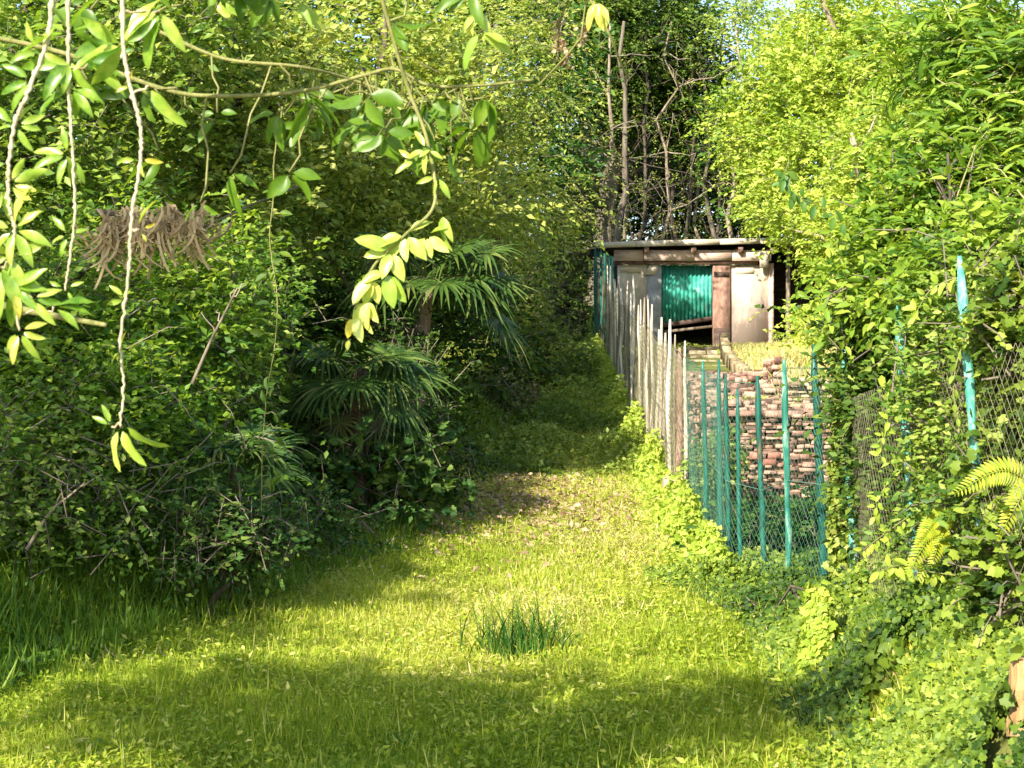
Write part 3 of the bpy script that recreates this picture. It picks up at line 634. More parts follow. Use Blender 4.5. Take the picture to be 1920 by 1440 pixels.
# ------------------------------------------------------------------ trees
def BP(*l): return blobs_px(l)
wl=(M['olive'],M['bark'])
G='leafy trees on the left bank'
tree('broadleaf_tree','bright leafy tree filling the upper left corner',(-5.2,14.5),BP((60,170,14,260,260,1.3),(250,60,14.5,220,200,1.2),(-40,430,13.6,190,200,1)),(M['mid'],M['bark']),101,120,15,.34,6,.075,group=G,tone=.62,csz=.2)
tree('broadleaf_tree','mid green tree right of the corner tree with dense small leaves',(-3.2,17),BP((430,140,16.5,240,230,1.4),(330,350,15.5,230,200,1.2),(560,300,17,200,210,1.2)),(M['olive'],M['bark']),102,150,15,.34,6,.075,group=G,tone=.62,csz=.2)
tree('broadleaf_tree','yellow green tree above the tall palm',(-1.9,20),BP((700,130,19.5,220,220,1.4),(820,300,19,190,190,1.2),(640,330,18,170,160,1)),(M['olive'],M['bark']),103,130,15,.34,6,.078,group=G,tone=.72,csz=.2)
tree('feathery_tree','light tree with feathery sprays beside the dark evergreen',(-.3,24),BP((940,160,23,140,190,1.2),(960,330,22.5,110,150,1.1),(890,430,21.5,100,110,.9)),(M['olive'],M['bark']),104,100,16,.42,9,.062,tmpl=T_rhomb(.2),group=G,tone=.72,droop=.45)
tree('broadleaf_tree','shaded bushy tree low at the left behind the hanging vines',(-4.6,12.2),BP((90,640,11.6,220,170,.8),(300,560,12.6,180,170,.8),(180,800,11.0,200,120,.7)),(M['emerald'],M['bark']),105,130,16,.24,7,.055,group=G,tone=.52)
tree('leafy_bush','ivy green bush between low palm and dark hollow',(-2.2,14),BP((420,620,14,70,120,.6),(370,760,13,90,80,.5)),(M['mid'],M['bark']),106,50,14,.22,7,.05,cat='bush',tone=.35)
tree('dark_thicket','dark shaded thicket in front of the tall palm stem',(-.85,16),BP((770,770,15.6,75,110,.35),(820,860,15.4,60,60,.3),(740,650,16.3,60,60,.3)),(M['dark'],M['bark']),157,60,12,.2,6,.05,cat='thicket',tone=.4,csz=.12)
tree('twiggy_bush','low twiggy bush in deep shade at the left edge',(-3.4,10.8),BP((100,930,10.4,200,90,.5),(300,900,11.2,150,80,.5),(-20,850,10,120,110,.5)),(M['mid'],M['bark']),107,60,14,.22,7,.045,cat='bush',tone=.4)
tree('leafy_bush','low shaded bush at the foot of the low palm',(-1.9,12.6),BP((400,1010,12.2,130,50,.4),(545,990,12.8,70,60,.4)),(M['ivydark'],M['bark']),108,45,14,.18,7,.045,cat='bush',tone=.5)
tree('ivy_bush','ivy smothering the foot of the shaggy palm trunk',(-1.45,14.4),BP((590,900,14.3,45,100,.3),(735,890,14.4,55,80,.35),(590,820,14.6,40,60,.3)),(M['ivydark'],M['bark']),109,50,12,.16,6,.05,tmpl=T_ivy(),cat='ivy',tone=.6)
tree('ivy_column','ivy clad trunk right of the tall palm',(.2,25.5),BP((985,560,25,32,110,.3),(1000,650,25,45,45,.3)),(M['olive'],M['bark']),110,50,14,.16,6,.05,cat='ivy',tone=.45,tr=.12)
tree('leafy_bush','dark leaf mass standing in for the deep shade of the hollow behind the palms',(-1.2,20.5),BP((860,620,20,110,110,.7),(700,600,20.5,140,120,.7),(560,640,20,110,150,.7)),(M['dark'],M['bark']),111,80,14,.3,6,.08,cat='bush',tone=.3)  # dark leaves fill an empty hollow to stand for its deep shade
G2='trees closing off the view behind'
tree('background_tree','large tree behind the upper left foliage',(-9,25),BP((120,150,24,330,330,1.8),(420,260,25,280,300,1.8)),(M['deep'],M['bark']),120,230,14,.5,7,.12,group=G2,tone=.5,tr=.2)
tree('background_tree','large tree behind the yellow green tree',(-4,28),BP((640,180,27,300,330,1.8),(900,200,28,220,330,1.6),(780,480,26,250,160,1.4)),(M['deep'],M['bark']),121,230,14,.5,7,.12,group=G2,tone=.45,tr=.2)
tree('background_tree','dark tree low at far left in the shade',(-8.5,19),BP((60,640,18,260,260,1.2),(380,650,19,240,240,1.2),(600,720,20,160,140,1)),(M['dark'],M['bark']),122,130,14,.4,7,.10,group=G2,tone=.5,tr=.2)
# dark evergreen
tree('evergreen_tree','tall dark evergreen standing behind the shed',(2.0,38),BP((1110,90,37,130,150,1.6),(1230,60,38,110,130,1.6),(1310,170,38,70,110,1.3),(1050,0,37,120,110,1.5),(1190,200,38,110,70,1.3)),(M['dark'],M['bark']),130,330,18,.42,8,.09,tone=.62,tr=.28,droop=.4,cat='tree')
tree('ivy_trunk_tree','thin ivy wrapped tree left of the shed',(1.0,33),BP((1050,480,33,32,110,.4),(1075,330,33,40,100,.5),(1060,590,32.5,35,70,.4)),(M['drygreen'],M['bark']),131,60,12,.3,6,.08,tone=.55,tr=.1)
# slender trunks behind the shed
r=np.random.default_rng(77); GG='slender bare trees behind the shed'
poles=[(1130,34,.07),(1148,37,.09),(1165,35,.10),(1182,38,.06),(1200,36,.06),(1219,39,.05),(1238,36,.05),(1262,38,.06),(1284,37,.06),(1306,39,.05),(1330,37,.07),(1352,38,.05),(1373,36,.07)]
for i,(px,Y,tr_) in enumerate(poles):
    b=P(px,560,Y); b[2]=ground_z(b[0],b[1])-.1
    t=thing('slender_tree','slender bare trunk among many in the gloom behind the shed roof','tree',b,GG)
    m=MB(); top=P(px+r.uniform(-25,25),40,Y); q=wob(b,top,10,.10,r); m.tube(q,np.linspace(tr_,tr_*.35,10),6)
    ends=[]
    for k in range(26):
        j=r.integers(2,9); e=q[j]+np.array([r.normal(0,.7),r.normal(0,.5),r.uniform(-.3,.9)]); m.tube(wob(q[j],e,5,.05,r),np.linspace(.018,.005,5),3); ends.append(e)
        e2=e+np.array([r.normal(0,.3),0,-r.uniform(.2,.7)]); m.tube(wob(e,e2,4,.03,r),[.006,.005,.004,.003],3); ends.append(e2)
    m.build('trunk',M['barklight' if i%3==0 else 'bark'],t,True)
    e=np.array(ends); kk=np.repeat(np.arange(len(e)),3); mb=MB()
    sprays(mb,e[kk]+r.normal(0,.12,(len(kk),3)),r.normal(0,1,(len(kk),3)),.22,6,.055,T_rhomb(.25),r,.4,.55); mb.build('leaves',M['drygreen' if i%2 else 'olive'],t)
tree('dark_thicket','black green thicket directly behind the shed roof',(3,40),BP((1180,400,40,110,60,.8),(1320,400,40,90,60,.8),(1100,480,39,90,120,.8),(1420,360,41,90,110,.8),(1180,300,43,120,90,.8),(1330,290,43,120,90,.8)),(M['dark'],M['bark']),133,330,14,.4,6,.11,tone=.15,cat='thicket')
# right lime trees
G3='lime green trees right of the shed'
tree('lime_green_tree','big lime green tree leaning over the shed roof',(6.2,27.5),BP((1530,330,26,130,130,1.1),(1470,190,27,95,120,1.1),(1640,180,27,170,150,1.3),(1575,465,25,60,60,.8),(1600,60,28,150,90,1.2),(1400,250,28,40,90,.8)),(M['lime'],M['barklight']),140,250,16,.36,8,.075,group=G3,tone=.6,csz=.22,tr=.14)
tree('lime_green_tree','nearer lime green branches hanging down beside the shed',(5.2,23),BP((1575,615,22,75,36,.6),(1655,440,22.5,120,90,.8),(1700,330,23,130,140,1.0),(1490,405,24,90,24,.5),(1565,615,21,70,34,.5)),(M['lime'],M['barklight']),141,210,16,.28,8,.065,group=G3,tone=.68,csz=.2,tr=.10)
tree('lime_green_tree','upper right lime green tree with bare pale twigs at its top',(8.5,30),BP((1760,120,29,160,150,1.4),(1850,330,28,130,200,1.3),(1420,40,33,70,60,.9)),(M['mid'],M['barklight']),142,160,16,.4,8,.075,group=G3,tone=.75,tr=.14)
tree('background_tree','dim green tree behind the lime green trees',(10,38),BP((1560,260,36,230,200,1.8),(1800,300,36,220,300,1.8),(1640,520,34,160,120,1.2)),(M['deep'],M['bark']),123,150,14,.55,7,.13,group=G2,tone=.6,tr=.2)
# right hedge behind near fence
tree('leafy_bush','low olive scrub at the shadowed end of the path near the shed fence',(1.0,27),BP((1060,680,27,45,28,.4),(1010,700,25.5,40,24,.4)),(M['olive'],M['bark']),160,40,12,.2,6,.055,cat='bush',tone=.35,csz=.12)
tree('leafy_bush','low brownish scrub in the shade right of the palms',(-.4,22.5),BP((905,745,22.5,60,38,.4),(960,730,23.5,40,30,.3)),(M['drygreen'],M['bark']),161,40,12,.2,6,.06,cat='bush',tone=.7,csz=.12)
tree('leafy_bush','low ivy bush in front of the young fan palm stem',(-1.95,10.5),blobs_px([(435,985,10.5,80,62,.22),(500,1010,10.6,60,38,.22),(390,1030,10.4,60,35,.2)]),(M['ivydark'],M['bark']),159,40,12,.14,6,.045,cat='bush',tone=.55,csz=.1)
tree('ivy_bush','ivy bush hiding the right edge in front of the near net',(2.12,6.7),blobs_px([(1925,640,6.8,50,180,.12),(1915,1090,6.5,60,110,.1),(1905,880,6.9,40,120,.1)]),(M['ivy'],M['bark']),158,70,12,.12,6,.032,tmpl=T_ivy(),cat='ivy',tone=.6,csz=.06)
G4='shrubs crowding the near right fence'
tree('laurel_shrub','dark shrub just behind the tallest flaking fence post',(2.9,8.6),BP((1850,720,7.6,110,230,.3),(1900,930,7.2,110,180,.25),(1800,1000,8,70,130,.2)),(M['mid'],M['bark']),150,110,16,.16,7,.036,cat='shrub',group=G4,tone=.5,csz=.12)
tree('laurel_shrub','dark green shrub between the two flaking fence posts',(2.75,10.2),BP((1680,760,10,70,130,.3),(1720,930,9.6,80,130,.3),(1655,620,10.3,60,60,.3)),(M['dark'],M['bark']),151,110,16,.18,7,.05,cat='shrub',group=G4,tone=.6,csz=.12)
tree('laurel_shrub','leafy shrub with broad pointed leaves above the near fence',(2.9,9.4),BP((1700,500,9.6,110,110,.35),(1800,380,9.4,110,130,.35),(1860,500,8,80,80,.3),(1760,560,8.2,70,60,.2)),(M['emerald'],M['bark']),152,110,14,.2,6,.062,cat='shrub',group=G4,tone=.62,csz=.13,tmpl=T_lance(.2,.2,3))
tree('bamboo','tall bright narrow leaved shrub at the top right edge',(3.6,9.8),BP((1900,260,9.5,110,200,.35),(1850,110,9.8,90,120,.3),(1930,420,9.2,70,110,.3)),(M['emerald'],M['twiggreen']),153,90,12,.26,8,.10,cat='shrub',tmpl=T_lance(.1,.25,3),tone=.6,csz=.16,tr=.03)
tree('dark_thicket','low dark growth standing in for the cast shadow behind the foot of the green fence',(2.6,14.2),BP((1450,1010,14,110,60,.4),(1560,1010,13,80,80,.4),(1400,1040,13.2,60,50,.3)),(M['ivydark'],M['bark']),154,90,12,.16,6,.05,cat='thicket',tone=.35,csz=.12)  # dark leaves added in place of the cast shadow on the lower stones
tree('dark_thicket','dark growth standing in for the shade between the ivy covered post and the green fence',(1.95,9.5),BP((1605,1200,9.4,50,75,.2),(1590,1130,9.8,35,40,.2),(1450,1160,10.6,60,35,.2)),(M['ivydark'],M['bark']),156,50,12,.12,6,.035,cat='thicket',tone=.3,csz=.07)  # added dark leaves give the shade beside the ivy covered post
tree('leafy_bush','green bush growing against the stone wall left end',(2.2,14.9),BP((1350,860,15,30,45,.25),(1330,900,15.2,35,40,.2)),(M['mid'],M['bark']),155,30,12,.14,6,.045,cat='bush',tone=.45,csz=.08)
def ivy_post(name,label,px,y0,y1,Y,rpx,mat,n,seed,wood='postyellow',wr=.05,cat='post'):
    b=P(px,y1,Y); b[2]=ground_z(b[0],b[1])-.05; t_=P(px,y0,Y); t=thing(name,label,cat,b); r=np.random.default_rng(seed)
    m=MB(); m.tube(wob(b,t_,8,wr*.12,r),[wr*(1.1-.03*i) for i in range(8)],9); m.build('post',M[wood],t,True)
    mb=MB(); h=r.random(n); an=r.uniform(0,6.28,n); rr=rpx*Y/F*(r.uniform(.5,1.15,n))*(1.15-.5*h)
    p=b+(t_-b)*h[:,None]*1.06+np.stack([np.cos(an)*rr,np.sin(an)*rr,r.normal(0,.02,n)],-1)
    nn=np.stack([np.cos(an),np.sin(an),np.full(n,.5)],-1)+r.normal(0,.4,(n,3)); a=r.normal(0,.5,(n,3)); a[:,2]-=.7
    leaves(mb,p,a,nn,r.uniform(.03,.055,n),T_ivy(),r,np.clip(r.normal(.6,.2,n),0,1)); mb.build('ivy',M[mat],t)
ivy_post('ivy_covered_post','short post completely wrapped in bright ivy at the lawn edge',1535,1118,1330,8.6,30,'lime',3400,61)
ivy_post('old_post','lichen yellowed wooden post standing in the ivy slope',1668,1205,1400,7.2,40,'ivy',160,62,wr=.034)
ivy_post('tree_stump','orange brown rotten stump at the bottom right corner',1925,1235,1440,5.7,55,'ivy',40,63,'stump',.065,'stump')
ivy_post('ivy_covered_post','slim fence post smothered by dry creeper right of dark post',1580,700,1120,10.1,26,'olive',1500,64,wr=.02,wood='bark')

# ------------------------------------------------------------------ foreground vines
TL=T_lance(.155,.22,7); TO=T_lance(.24,.15,6)
def whorl(mb,c,dirs,size,rng,tone=.5,tm=TL,face=(-.35,-1,.45)):
    c=np.array(c,float); k=len(dirs); a=np.array([[math.cos(rad(d)),rng.uniform(-.35,.25),math.sin(rad(d))] for d in dirs])
    n=np.array(face)+rng.normal(0,.35,(k,3)); s=np.asarray(size)*rng.uniform(.62,1.0,k)
    leaves(mb,np.repeat(c[None],k,0)+a*.008,a,n,s,tm,rng,np.clip(tone+rng.normal(0,.14,k),0,1))
def spline(pts,n=40):
    pts=np.array(pts,float); t=np.linspace(0,len(pts)-1,n); i=np.clip(t.astype(int),0,len(pts)-2); u=(t-i)[:,None]
    g=np.vstack([2*pts[0]-pts[1],pts,2*pts[-1]-pts[-2]])
    p0,p1,p2,p3=g[i],g[i+1],g[i+2],g[i+3]
    return .5*((2*p1)+(-p0+p2)*u+(2*p0-5*p1+4*p2-p3)*u**2+(-p0+3*p1-3*p2+p3)*u**3)
def vine(label,pts,Y,r0,whorls,seed,mat='fore',stem='vine',name='hanging_vine',tm=TL,cat='vine',group=None):
    rng=np.random.default_rng(seed); p0=P(*pts[0],Y); t=thing(name,label,cat,p0,group)
    q=spline([P(x,y,Y) for x,y in pts],14*len(pts)); m=MB()
    rr=np.linspace(r0,r0*.45,len(q))*(1+.55*(np.arange(len(q))%9==0)+rng.uniform(-.1,.1,len(q))); q=q+rng.normal(0,r0*.22,q.shape)
    m.tube(q,rr,7)
    for (x,y,dirs,s,tone) in whorls:
        c=P(x,y,Y); j=int(np.argmin(np.linalg.norm(q-c,axis=1)))
        if np.linalg.norm(q[j]-c)>.012: m.tube(wob(q[j],c,5,.004,rng),[r0*.5]*5,5)
    m.build('stem',M[stem],t,True)
    mb=MB()
    for (x,y,dirs,s,tone) in whorls: whorl(mb,P(x,y,Y),dirs,[s*Y/F]*len(dirs),rng,tone*.8,tm,face=rng.normal(0,.55,3)+np.array([-.3,-.8,.45]))
    mb.build('leaves',M[mat],t); return t
GV='vines hanging in front of the camera'
vine('long pale vine ending in three hanging leaves, the rightmost of the left vines',[(228,-60),(232,85),(243,155),(262,235),(263,305),(247,410),(240,520),(226,640),(232,720),(226,795)],2.4,.0034,[
 (232,85,(200,230,35,60,150),110,.45),(300,20,(215,300,250),110,.5),(250,160,(100,200,330,260),28,.9),(278,162,(-52,),125,.75),(262,298,(185,350,280),34,.85),(256,430,(70,),60,.8),(262,430,(20,300),22,.9),
 (238,560,(140,195),42,.7),(226,655,(160,20,80,230),30,.8),(222,800,(-95,),95,.65),(226,800,(-62,),120,.7),(232,795,(-38,),90,.72),(210,800,(150,110),45,.45)],201,group=GV)
vine('middle hanging vine of the left three with a whorl of green leaves on top',[(128,-60),(128,60),(130,180),(136,290),(141,400),(130,490),(122,545)],2.5,.0031,[
 (128,60,(200,160,20,-20,60,120),100,.35),(130,110,(-120,-60,-10,190,-95,30),95,.3),(133,165,(-150,-20,-80,-50,210),75,.35),(165,120,(-15,-35,15),90,.25),(128,290,(170,200,-110,-60,100,-80),60,.55),(128,440,(130,200,250,20),40,.6),(124,540,(20,160,300),36,.5)],202,group=GV)
vine('leftmost hanging vine crowded with yellow green leaves',[(98,-60),(92,60),(58,160),(28,230),(16,320),(18,390),(28,430),(22,480),(28,560),(36,620)],2.3,.0035,[
 (75,95,(120,200,330,60),60,.5),(60,150,(200,230,150),60,.5),(30,235,(20,-10,190,60,140,-60),55,.6),(18,345,(-15,25,-40,190,60),70,.6),(26,430,(35,-20,-60,-95,-130,165,75),85,.6),(22,480,(150,200,-70,-110,20),80,.55),
 (26,540,(-40,-75,-100,200,0,30),75,.6),(60,560,(-10,-50,20),70,.4),(100,575,(-5,-35,15),75,.3),(36,620,(-60,-100,-130,20,-20),55,.85),(8,350,(-80,-110),70,.5),(0,500,(-60,-90,-30),90,.55)],203,group=GV)
vine('thin ivy strand hanging by itself in front of the dark hollow',[(530,200),(514,300),(513,370),(506,450),(520,560),(515,650),(500,740),(492,850),(490,960)],6.5,.0035,
 [(510+random.Random(i).uniform(-12,12),360+i*19,tuple(random.Random(i+50).uniform(0,360) for _ in range(3)),random.Random(i+9).uniform(20,34),.45 if i>10 else .7) for i in range(31)],204,'ivy','twiggreen',tm=TO)
# overhanging tree: trunk outside the frame, limbs and big leaves crossing the top left
def overhang():
    rng=np.random.default_rng(210); base=np.array([-2.6,1.2,ground_z(-2.6,1.2)]); t=thing('overhanging_tree','big leaved tree whose limbs cross the upper left of the view','tree',base)
    m=MB(); fork=np.array([-2.2,2.0,.6]); m.tube(wob(base,fork,7,.03,rng),np.linspace(.11,.07,7),10)
    limbs=[[(P(-60,-80,2.9)),(120,-70,2.9),(420,-60,3.0),(760,-50,3.1),(1120,-20,3.2),(1250,-60,3.3)],
           [(-60,60,3.2),(120,100,3.2),(300,165,3.2),(400,180,3.2),(560,172,3.2),(680,142,3.2),(740,130,3.2),(805,160,3.2),(900,160,3.2),(1000,150,3.2)],
           [(300,60,3.3),(420,110,3.3),(560,125,3.3),(660,150,3.4),(760,190,3.4),(800,240,3.4),(815,320,3.4)],
           [(-60,560,3.6),(90,590,3.6),(200,610,3.6)],[(740,130,3.2),(735,105,3.2),(755,95,3.2)],
           [(700,-60,3.1),(760,150,3.15),(800,260,3.15),(815,380,3.1),(760,440,3.1),(700,500,3.1),(665,580,3.1)],
           [(1060,-50,3.2),(1100,-10,3.2),(1140,60,3.2),(1165,120,3.25),(1180,150,3.3)]]
    rad_=[.02,.0052,.004,.010,.003,.0042,.0035]
    for l,r0 in zip(limbs,rad_):
        q=spline([x if isinstance(x,np.ndarray) else P(*x) for x in l],12*len(l)); m.tube(q,np.linspace(r0,r0*.55,len(q)),7)
        if l[0][0]<0 or isinstance(l[0],np.ndarray): m.tube(spline([fork,(fork+q[0])/2+np.array([0,0,.1]),q[0]],12),np.linspace(.05,r0,12),8)
    m.build('trunk',M['twiggreen'],t,True)
    mb=MB(); mm=MB()
    # large leaves, their shade painted in as a darker green
    spots=[]
    for i in range(56):
        l=limbs[rng.choice([0,1,2],p=[.4,.35,.25])]; q=spline([x if isinstance(x,np.ndarray) else P(*x) for x in l],60); j=rng.integers(4,52); c=q[j]
        c=c+np.array([rng.normal(0,.07),rng.normal(0,.05),-abs(rng.normal(0,.09))]); 
        if (c[0]/c[1]*F+960)>1010: continue
        spots.append(c); w0=q[j]; mm.tube(wob(w0,c,5,.01,rng,.01),[.0022]*5,4)
        k=rng.integers(2,5); whorl(mb,c,rng.uniform(180,360,k),[.075*rng.uniform(.6,1.3)]*k,rng,.4,TL if rng.random()<.5 else TO,face=rng.normal(0,.5,3)+np.array([0,-.6,.6]))
    mb.build('shade_toned_leaves',M['foreshade'],t)
    mb=MB(); Y=3.1
    for (x,y,d,s,tn) in [(800,280,(120,200,260,330),55,.5),(780,300,(150,210,40),50,.7),(820,330,(-60,-100,200),60,.3),(828,400,(-85,-70),85,.25),(800,440,(20,-40,-80,-120),60,.4),(760,440,(200,-50,-90,-130,30),70,.45),
        (735,470,(160,190,-70,-110),90,.45),(725,510,(-60,-80,200),80,.3),(700,520,(-110,-80,-130),80,.6),(690,560,(-120,-95,-70),80,.6),(668,590,(-115,-100,-80),60,.65),(655,630,(-100,),40,.65),(688,600,(-70,),42,.65),
        (895,20,(230,250,-60),70,.6),(900,60,(-30,-20,240),90,.35),(1118,0,(-85,-110,-60,-75),70,.9),(1130,20,(-95,-80),52,.95),(560,0,(-50,-65),95,.3),(400,0,(-30,-50),80,.3)]:
        whorl(mb,P(x,y,Y),d,[s*.8*Y/F]*len(d),rng,tn,TO if y>430 else TL)
    mb.build('sun_toned_leaves',M['forepale'],t);  # same tree, sunlight painted in as a paler leaf tone
    # dried seed clusters
    mb=MB()
    for x,y in ((1043,60),(1048,85),(1090,70),(1062,105)):
        c=P(x,y,3.25); k=26; leaves(mb,c+rng.normal(0,.006,(k,3))*[1,1,2.2],rng.normal(0,1,(k,3)),rng.normal(0,1,(k,3)),rng.uniform(.008,.016,k),T_rhomb(.4),rng)
    mm.tube([P(1100,-10,3.2),P(1090,70,3.22),P(1062,105,3.24),P(1010,160,3.25)],[.002]*4,5); mm.tube([P(1075,-20,3.2),P(1048,40,3.24),P(1046,90,3.25)],[.0018]*3,4)
    mm.build('twig',M['twiggreen'],t)['kind']='stuff'; mb.build('dry_seed_cluster',M['dry'],t)
overhang()
# dead brown palm frond
def dead():
    rng=np.random.default_rng(220); c=P(290,415,5.0); t=thing('dead_frond','withered brown curled palm frond caught in the branches','frond',c); mb=MB(); m=MB()
    m.tube([P(180,395,5),P(290,418,5),P(385,425,5)],[.008,.007,.004],6); m.tube([P(385,425,5),P(480,380,5.1),P(560,350,5.2)],[.004,.003,.003],4)
    for i in range(420):
        s=rng.random(); p=P(195+190*s,408+14*math.sin(s*17)+rng.uniform(-14,22),5.0); p[1]+=rng.uniform(-.06,.06); k=5; L=rng.uniform(.04,.20)*(.65+.35*math.sin(s*23)); cur=rng.uniform(-2.4,2.4); w_=.004; V=[];Fc=[]
        q=p.copy(); a=-math.pi/2+rng.normal(0,.35)
        for j in range(k+1):
            V+=[q+np.array([-w_,0,0]),q+np.array([w_,rng.uniform(-.004,.004),0])]
            q=q+np.array([math.cos(a),rng.uniform(-.2,.2),math.sin(a)])*L/k; a+=cur*.35
            if j: b=2*(j-1); Fc.append((b,b+1,b+3,b+2))
        mb.add(V,Fc,np.clip(rng.normal(.3,.25),0,1))
    m.build('stalk',M['bark'],t,True); mb.build('leaflets',M['deadleaf'],t)
dead()

# ------------------------------------------------------------------ creeper sprays, ferns, tufts
def creeper(label,pts,Y,seed,mat='lime',ls=.055,step=3):
    rng=np.random.default_rng(seed); t=thing('creeper_shoot',label,'creeper',P(*pts[0],Y),'creeper shoots leaning out of the near fence')
    q=spline([P(x,y,Y+.04*i) for i,(x,y) in enumerate(pts)],10*len(pts)); m=MB(); m.tube(q,np.linspace(.004,.0015,len(q)),5); m.build('stem',M['twiggreen'],t,True)
    mb=MB()
    for j in range(6,len(q),step):
        d=rng.choice([200,160,340,20],1)[0]
        whorl(mb,q[j],[d+rng.uniform(-25,25)-40,-90+rng.uniform(-40,40)],[ls]*2,rng,.6,TO)
    mb.build('leaves',M[mat],t)
creeper('arching shoot with paired leaves at fence mid height',[(1860,720),(1780,770),(1720,760),(1665,790),(1650,860)],7.6,301)
creeper('shoot of pointed leaves against the dark gap, above the lowest shoot',[(1800,830),(1740,860),(1690,870),(1650,930),(1640,970)],7.8,302)
creeper('lowest shoot of pointed leaves against the dark gap',[(1790,940),(1720,960),(1660,1000),(1620,1030)],7.8,303)
creeper('upper shoot with heart shaped leaves near the pale post',[(1900,560),(1820,520),(1750,540),(1715,590)],7.4,304,'lime',.07)
creeper('tangled shoot crossing the tall pale post',[(1900,680),(1850,600),(1800,660),(1790,760),(1830,880)],6.75,305,'ivy',.05)
creeper('large leaved shoot hanging low before the shed foliage',[(1480,300),(1470,340),(1500,370),(1560,400),(1600,440)],9,306,'deep',.09,4)
creeper('yellowish low shoot over the ivy slope',[(1800,1080),(1730,1070),(1690,1060),(1650,1070)],7.2,307,'lime',.07)
def fern(label,base,Y,fr,seed):
    rng=np.random.default_rng(seed); b=P(*base,Y); t=thing('fern',label,'fern',b,'ferns beside the near fence')
    for (x,y) in fr:
        e=P(x,y,Y-.15); mid=(b+e)/2+np.array([0,-.05,.10]); q=spline([b,mid,e],30); m=MB(); m.tube(q,np.linspace(.003,.001,30),4,.5)
        for j in range(4,30):
            L=.06*math.sin(math.pi*(.15+.85*j/30))**.8+.006; tg=q[min(j+1,29)]-q[j-1]; tg/=np.linalg.norm(tg); s=np.cross(tg,[0,-1,.3]); s/=np.linalg.norm(s)
            for sg in (1,-1):
                leaves(m,q[j][None],(s*sg+tg*.4+np.array([0,0,-.25]))[None],np.array([[0,-1,.6]])+rng.normal(0,.15,(1,3)),L,T_lance(.13,.1,4),rng)
        m.build('frond',M['fern'],t)
fern('yellow green fern arching out of the right edge above the stump',(1960,930),6.6,[(1790,925),(1870,1010),(1900,1090),(1960,1060)],401)
fern('small fern lit at the foot of the chain net',(1790,1010),7.3,[(1720,1020),(1745,1060),(1700,1075)],402)
def tuft(name,label,px,py,n,h,spread,mat,seed,cat='grass tuft',group=None):
    Y=None; ray=lambda Y:(720-py)/F*Y
    for yy in np.arange(6,30,.02):
        if ray(yy)<ground_z((px-960)/F*yy,yy): Y=yy;break
    rng=np.random.default_rng(seed); c=P(px,py,Y); c[2]=ground_z(c[0],c[1]); m=MB()
    for i in range(n):
        an=rng.uniform(0,6.28); lean=rng.uniform(.08,1.0); p=c+np.array([rng.normal(0,spread),rng.normal(0,spread*.8),0]); H=h*rng.uniform(.5,1.1); w_=rng.uniform(.003,.0055)*(1.5 if mat=='grassdark' else 1); V=[];Fc=[]
        dx=np.array([math.cos(an),math.sin(an),0]); s=np.array([-math.sin(an),math.cos(an),0])
        for j in range(6):
            t=j/5; q=p+dx*lean*H*t*t+np.array([0,0,H*(t-.25*lean*t*t)]); V+=[q-s*w_*(1-t*.9),q+s*w_*(1-t*.9)]
            if j: b=2*(j-1); Fc.append((b,b+1,b+3,b+2))
        m.add(V,Fc)
    o=m.build(name,M[mat]); return tag(o,label,cat,group)
tuft('grass_tuft','dark green tall grass tuft standing alone in the middle of the lawn',975,1240,230,.40,.14,'grassdark',501)
tuft('grass_tuft','pale long bladed grass tuft at the shaded edge of the lawn',735,1080,60,.30,.07,'grass',502)
tuft('grass_tuft','small dark grass tuft at the bottom left of the lawn',745,1420,26,.16,.07,'grassdark',503)
tuft('grass_tuft','wispy tall grass clump on the left lawn edge',470,1190,60,.26,.16,'grass',504)
def weed(label,px,py,h,seed):
    for yy in np.arange(8,30,.02):
        if (720-py)/F*yy<ground_z((px-960)/F*yy,yy): break
    c=P(px,py,yy); c[2]=ground_z(c[0],c[1]); t=thing('leafy_weed',label,'weed',c,'leafy weeds in the shade above the lawn'); rng=np.random.default_rng(seed); m=MB(); mb=MB()
    for s in range(5):
        e=c+np.array([rng.normal(0,.12),rng.normal(0,.1),h*rng.uniform(.6,1)]); q=wob(c,e,8,.008,rng); m.tube(q,[.004]*8,4)
        for j in range(2,8):
            k=4; whorl(mb,q[j],rng.uniform(0,360,k),[.06*(1.1-j/16)]*k,rng,.7,TO)
    m.build('stem',M['twiggreen'],t); mb.build('leaves',M['mid'],t)
weed('leafy weed catching light at the top edge of the sunny lawn',1005,895,.42,601)
weed('tall leafy weed in the shade left of the dry leaves',935,880,.42,602)
weed('small leafy weed in the shade right of the shaggy palm',850,960,.3,603)
weed('leafy weed beside the creeper at the fence foot',1150,700,.5,604)
# dead bare branches low on the left
def deadbranch(label,pts,Y,seed):
    rng=np.random.default_rng(seed); m=MB()
    q=spline([P(x,y,Y) for x,y in pts],20); m.tube(q,np.linspace(.012,.005,20),6)
    for j in (8,11,14,17): m.tube(wob(q[j],q[j]+np.array([rng.normal(0,.08),rng.normal(0,.05),rng.uniform(.05,.18)]),5,.01,rng),np.linspace(.005,.002,5),4)
    tag(m.build('dead_branch',M['barklight'],None,True),label,'branch','dead branches in the left thicket')
deadbranch('bare forked dead branch low at the left above the shaded grass',[(50,1030),(95,960),(130,930),(160,905)],9.6,701)
deadbranch('pale bare dead branch leaning left of the ivy strand',[(360,720),(395,640),(420,590),(445,540)],10,702)

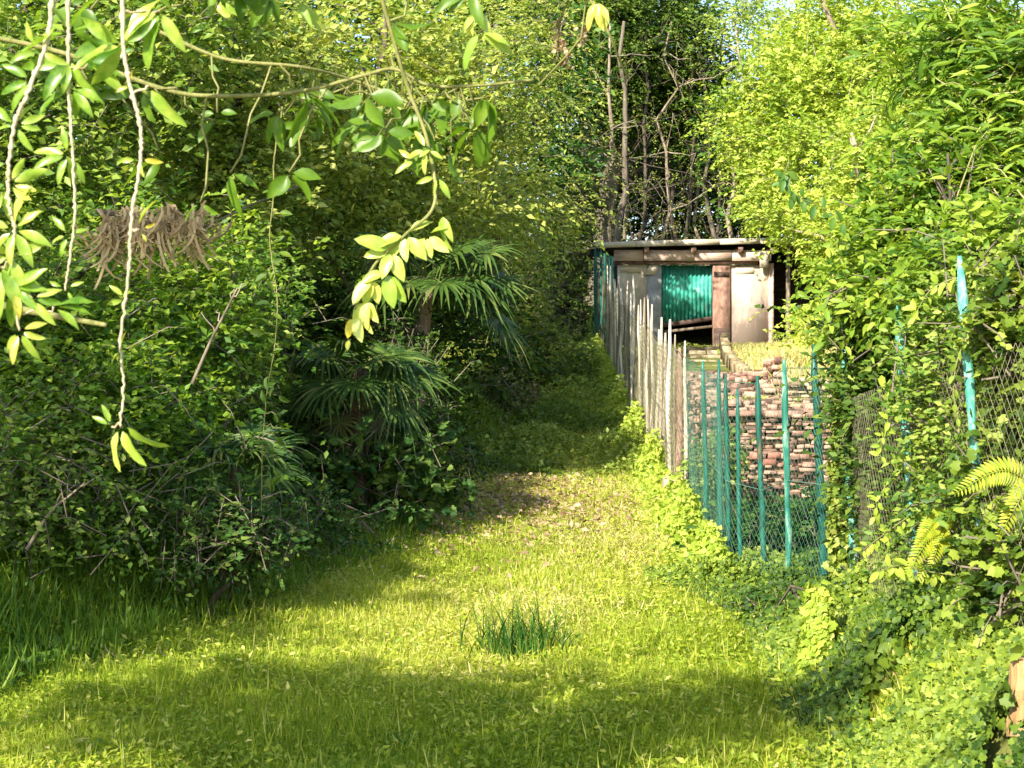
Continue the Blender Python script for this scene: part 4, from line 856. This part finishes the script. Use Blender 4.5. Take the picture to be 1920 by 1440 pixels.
# ------------------------------------------------------------------ neighbours outside the frame that shade the lawn
G5='trees standing beside the viewpoint'
off=[(-5.6,5.2,2.4,1.5,1.3),(-5.5,8.4,2.6,1.5,1.5),(-6.8,11,3.2,1.6,1.6)]
for i,(x,y,z,rr,rz_) in enumerate(off):
    tree('shade_tree','leafy tree outside the picture whose crown shades the lawn',(x,y),[(x,y,z,rr,rr,rz_),(x+.3,y+.6,z-.9,rr*.8,rr*.8,rz_)],(M['mid'],M['bark']),800+i,34,11,.35,7,.10,group=G5,twigs=False,limbs=14)

tree('shade_tree','leafy tree outside the picture whose crown shades the lawn',(-5.2,1.9),[(-4.35,2.3,2.65,1.15,.5,.26),(-3.8,1.15,2.65,.9,.34,.22),(-2.45,2.1,2.65,.55,.34,.2)],(M['mid'],M['bark']),810,58,12,.28,7,.085,group=G5,twigs=False,limbs=24,csz=.2)
# ------------------------------------------------------------------ camera, light, world
cam=bpy.data.cameras.new('camera'); co=bpy.data.objects.new('camera',cam); C.objects.link(co)
cam.sensor_width=36; cam.lens=36*F/1920; co.rotation_euler=(rad(90),0,0); cam.clip_start=.05; cam.clip_end=500; sc.camera=co
cam.dof.use_dof=True; cam.dof.focus_distance=13; cam.dof.aperture_fstop=18
sd=Vector((.45,.76,-.56)).normalized()
sun=bpy.data.lights.new('sun','SUN'); sun.energy=5.0; sun.angle=rad(.6); sun.color=(1,.93,.80)
so=bpy.data.objects.new('sun',sun); C.objects.link(so); so.rotation_euler=sd.to_track_quat('-Z','Y').to_euler()
wd=bpy.data.worlds.new('World'); sc.world=wd; wd.use_nodes=True; nt=wd.node_tree
sky=nt.nodes.new('ShaderNodeTexSky'); sky.sky_type='NISHITA'; sky.sun_disc=False
sky.sun_elevation=math.asin(-sd.z); sky.sun_rotation=math.atan2(-sd.x,-sd.y)
nt.links.new(sky.outputs[0],nt.nodes['Background'].inputs[0]); nt.nodes['Background'].inputs[1].default_value=.145
sc.view_settings.view_transform='Standard'; sc.view_settings.look='None'; sc.view_settings.exposure=1.3
sc.render.engine='CYCLES'; sc.cycles.max_bounces=6; sc.cycles.transmission_bounces=4; sc.cycles.diffuse_bounces=4
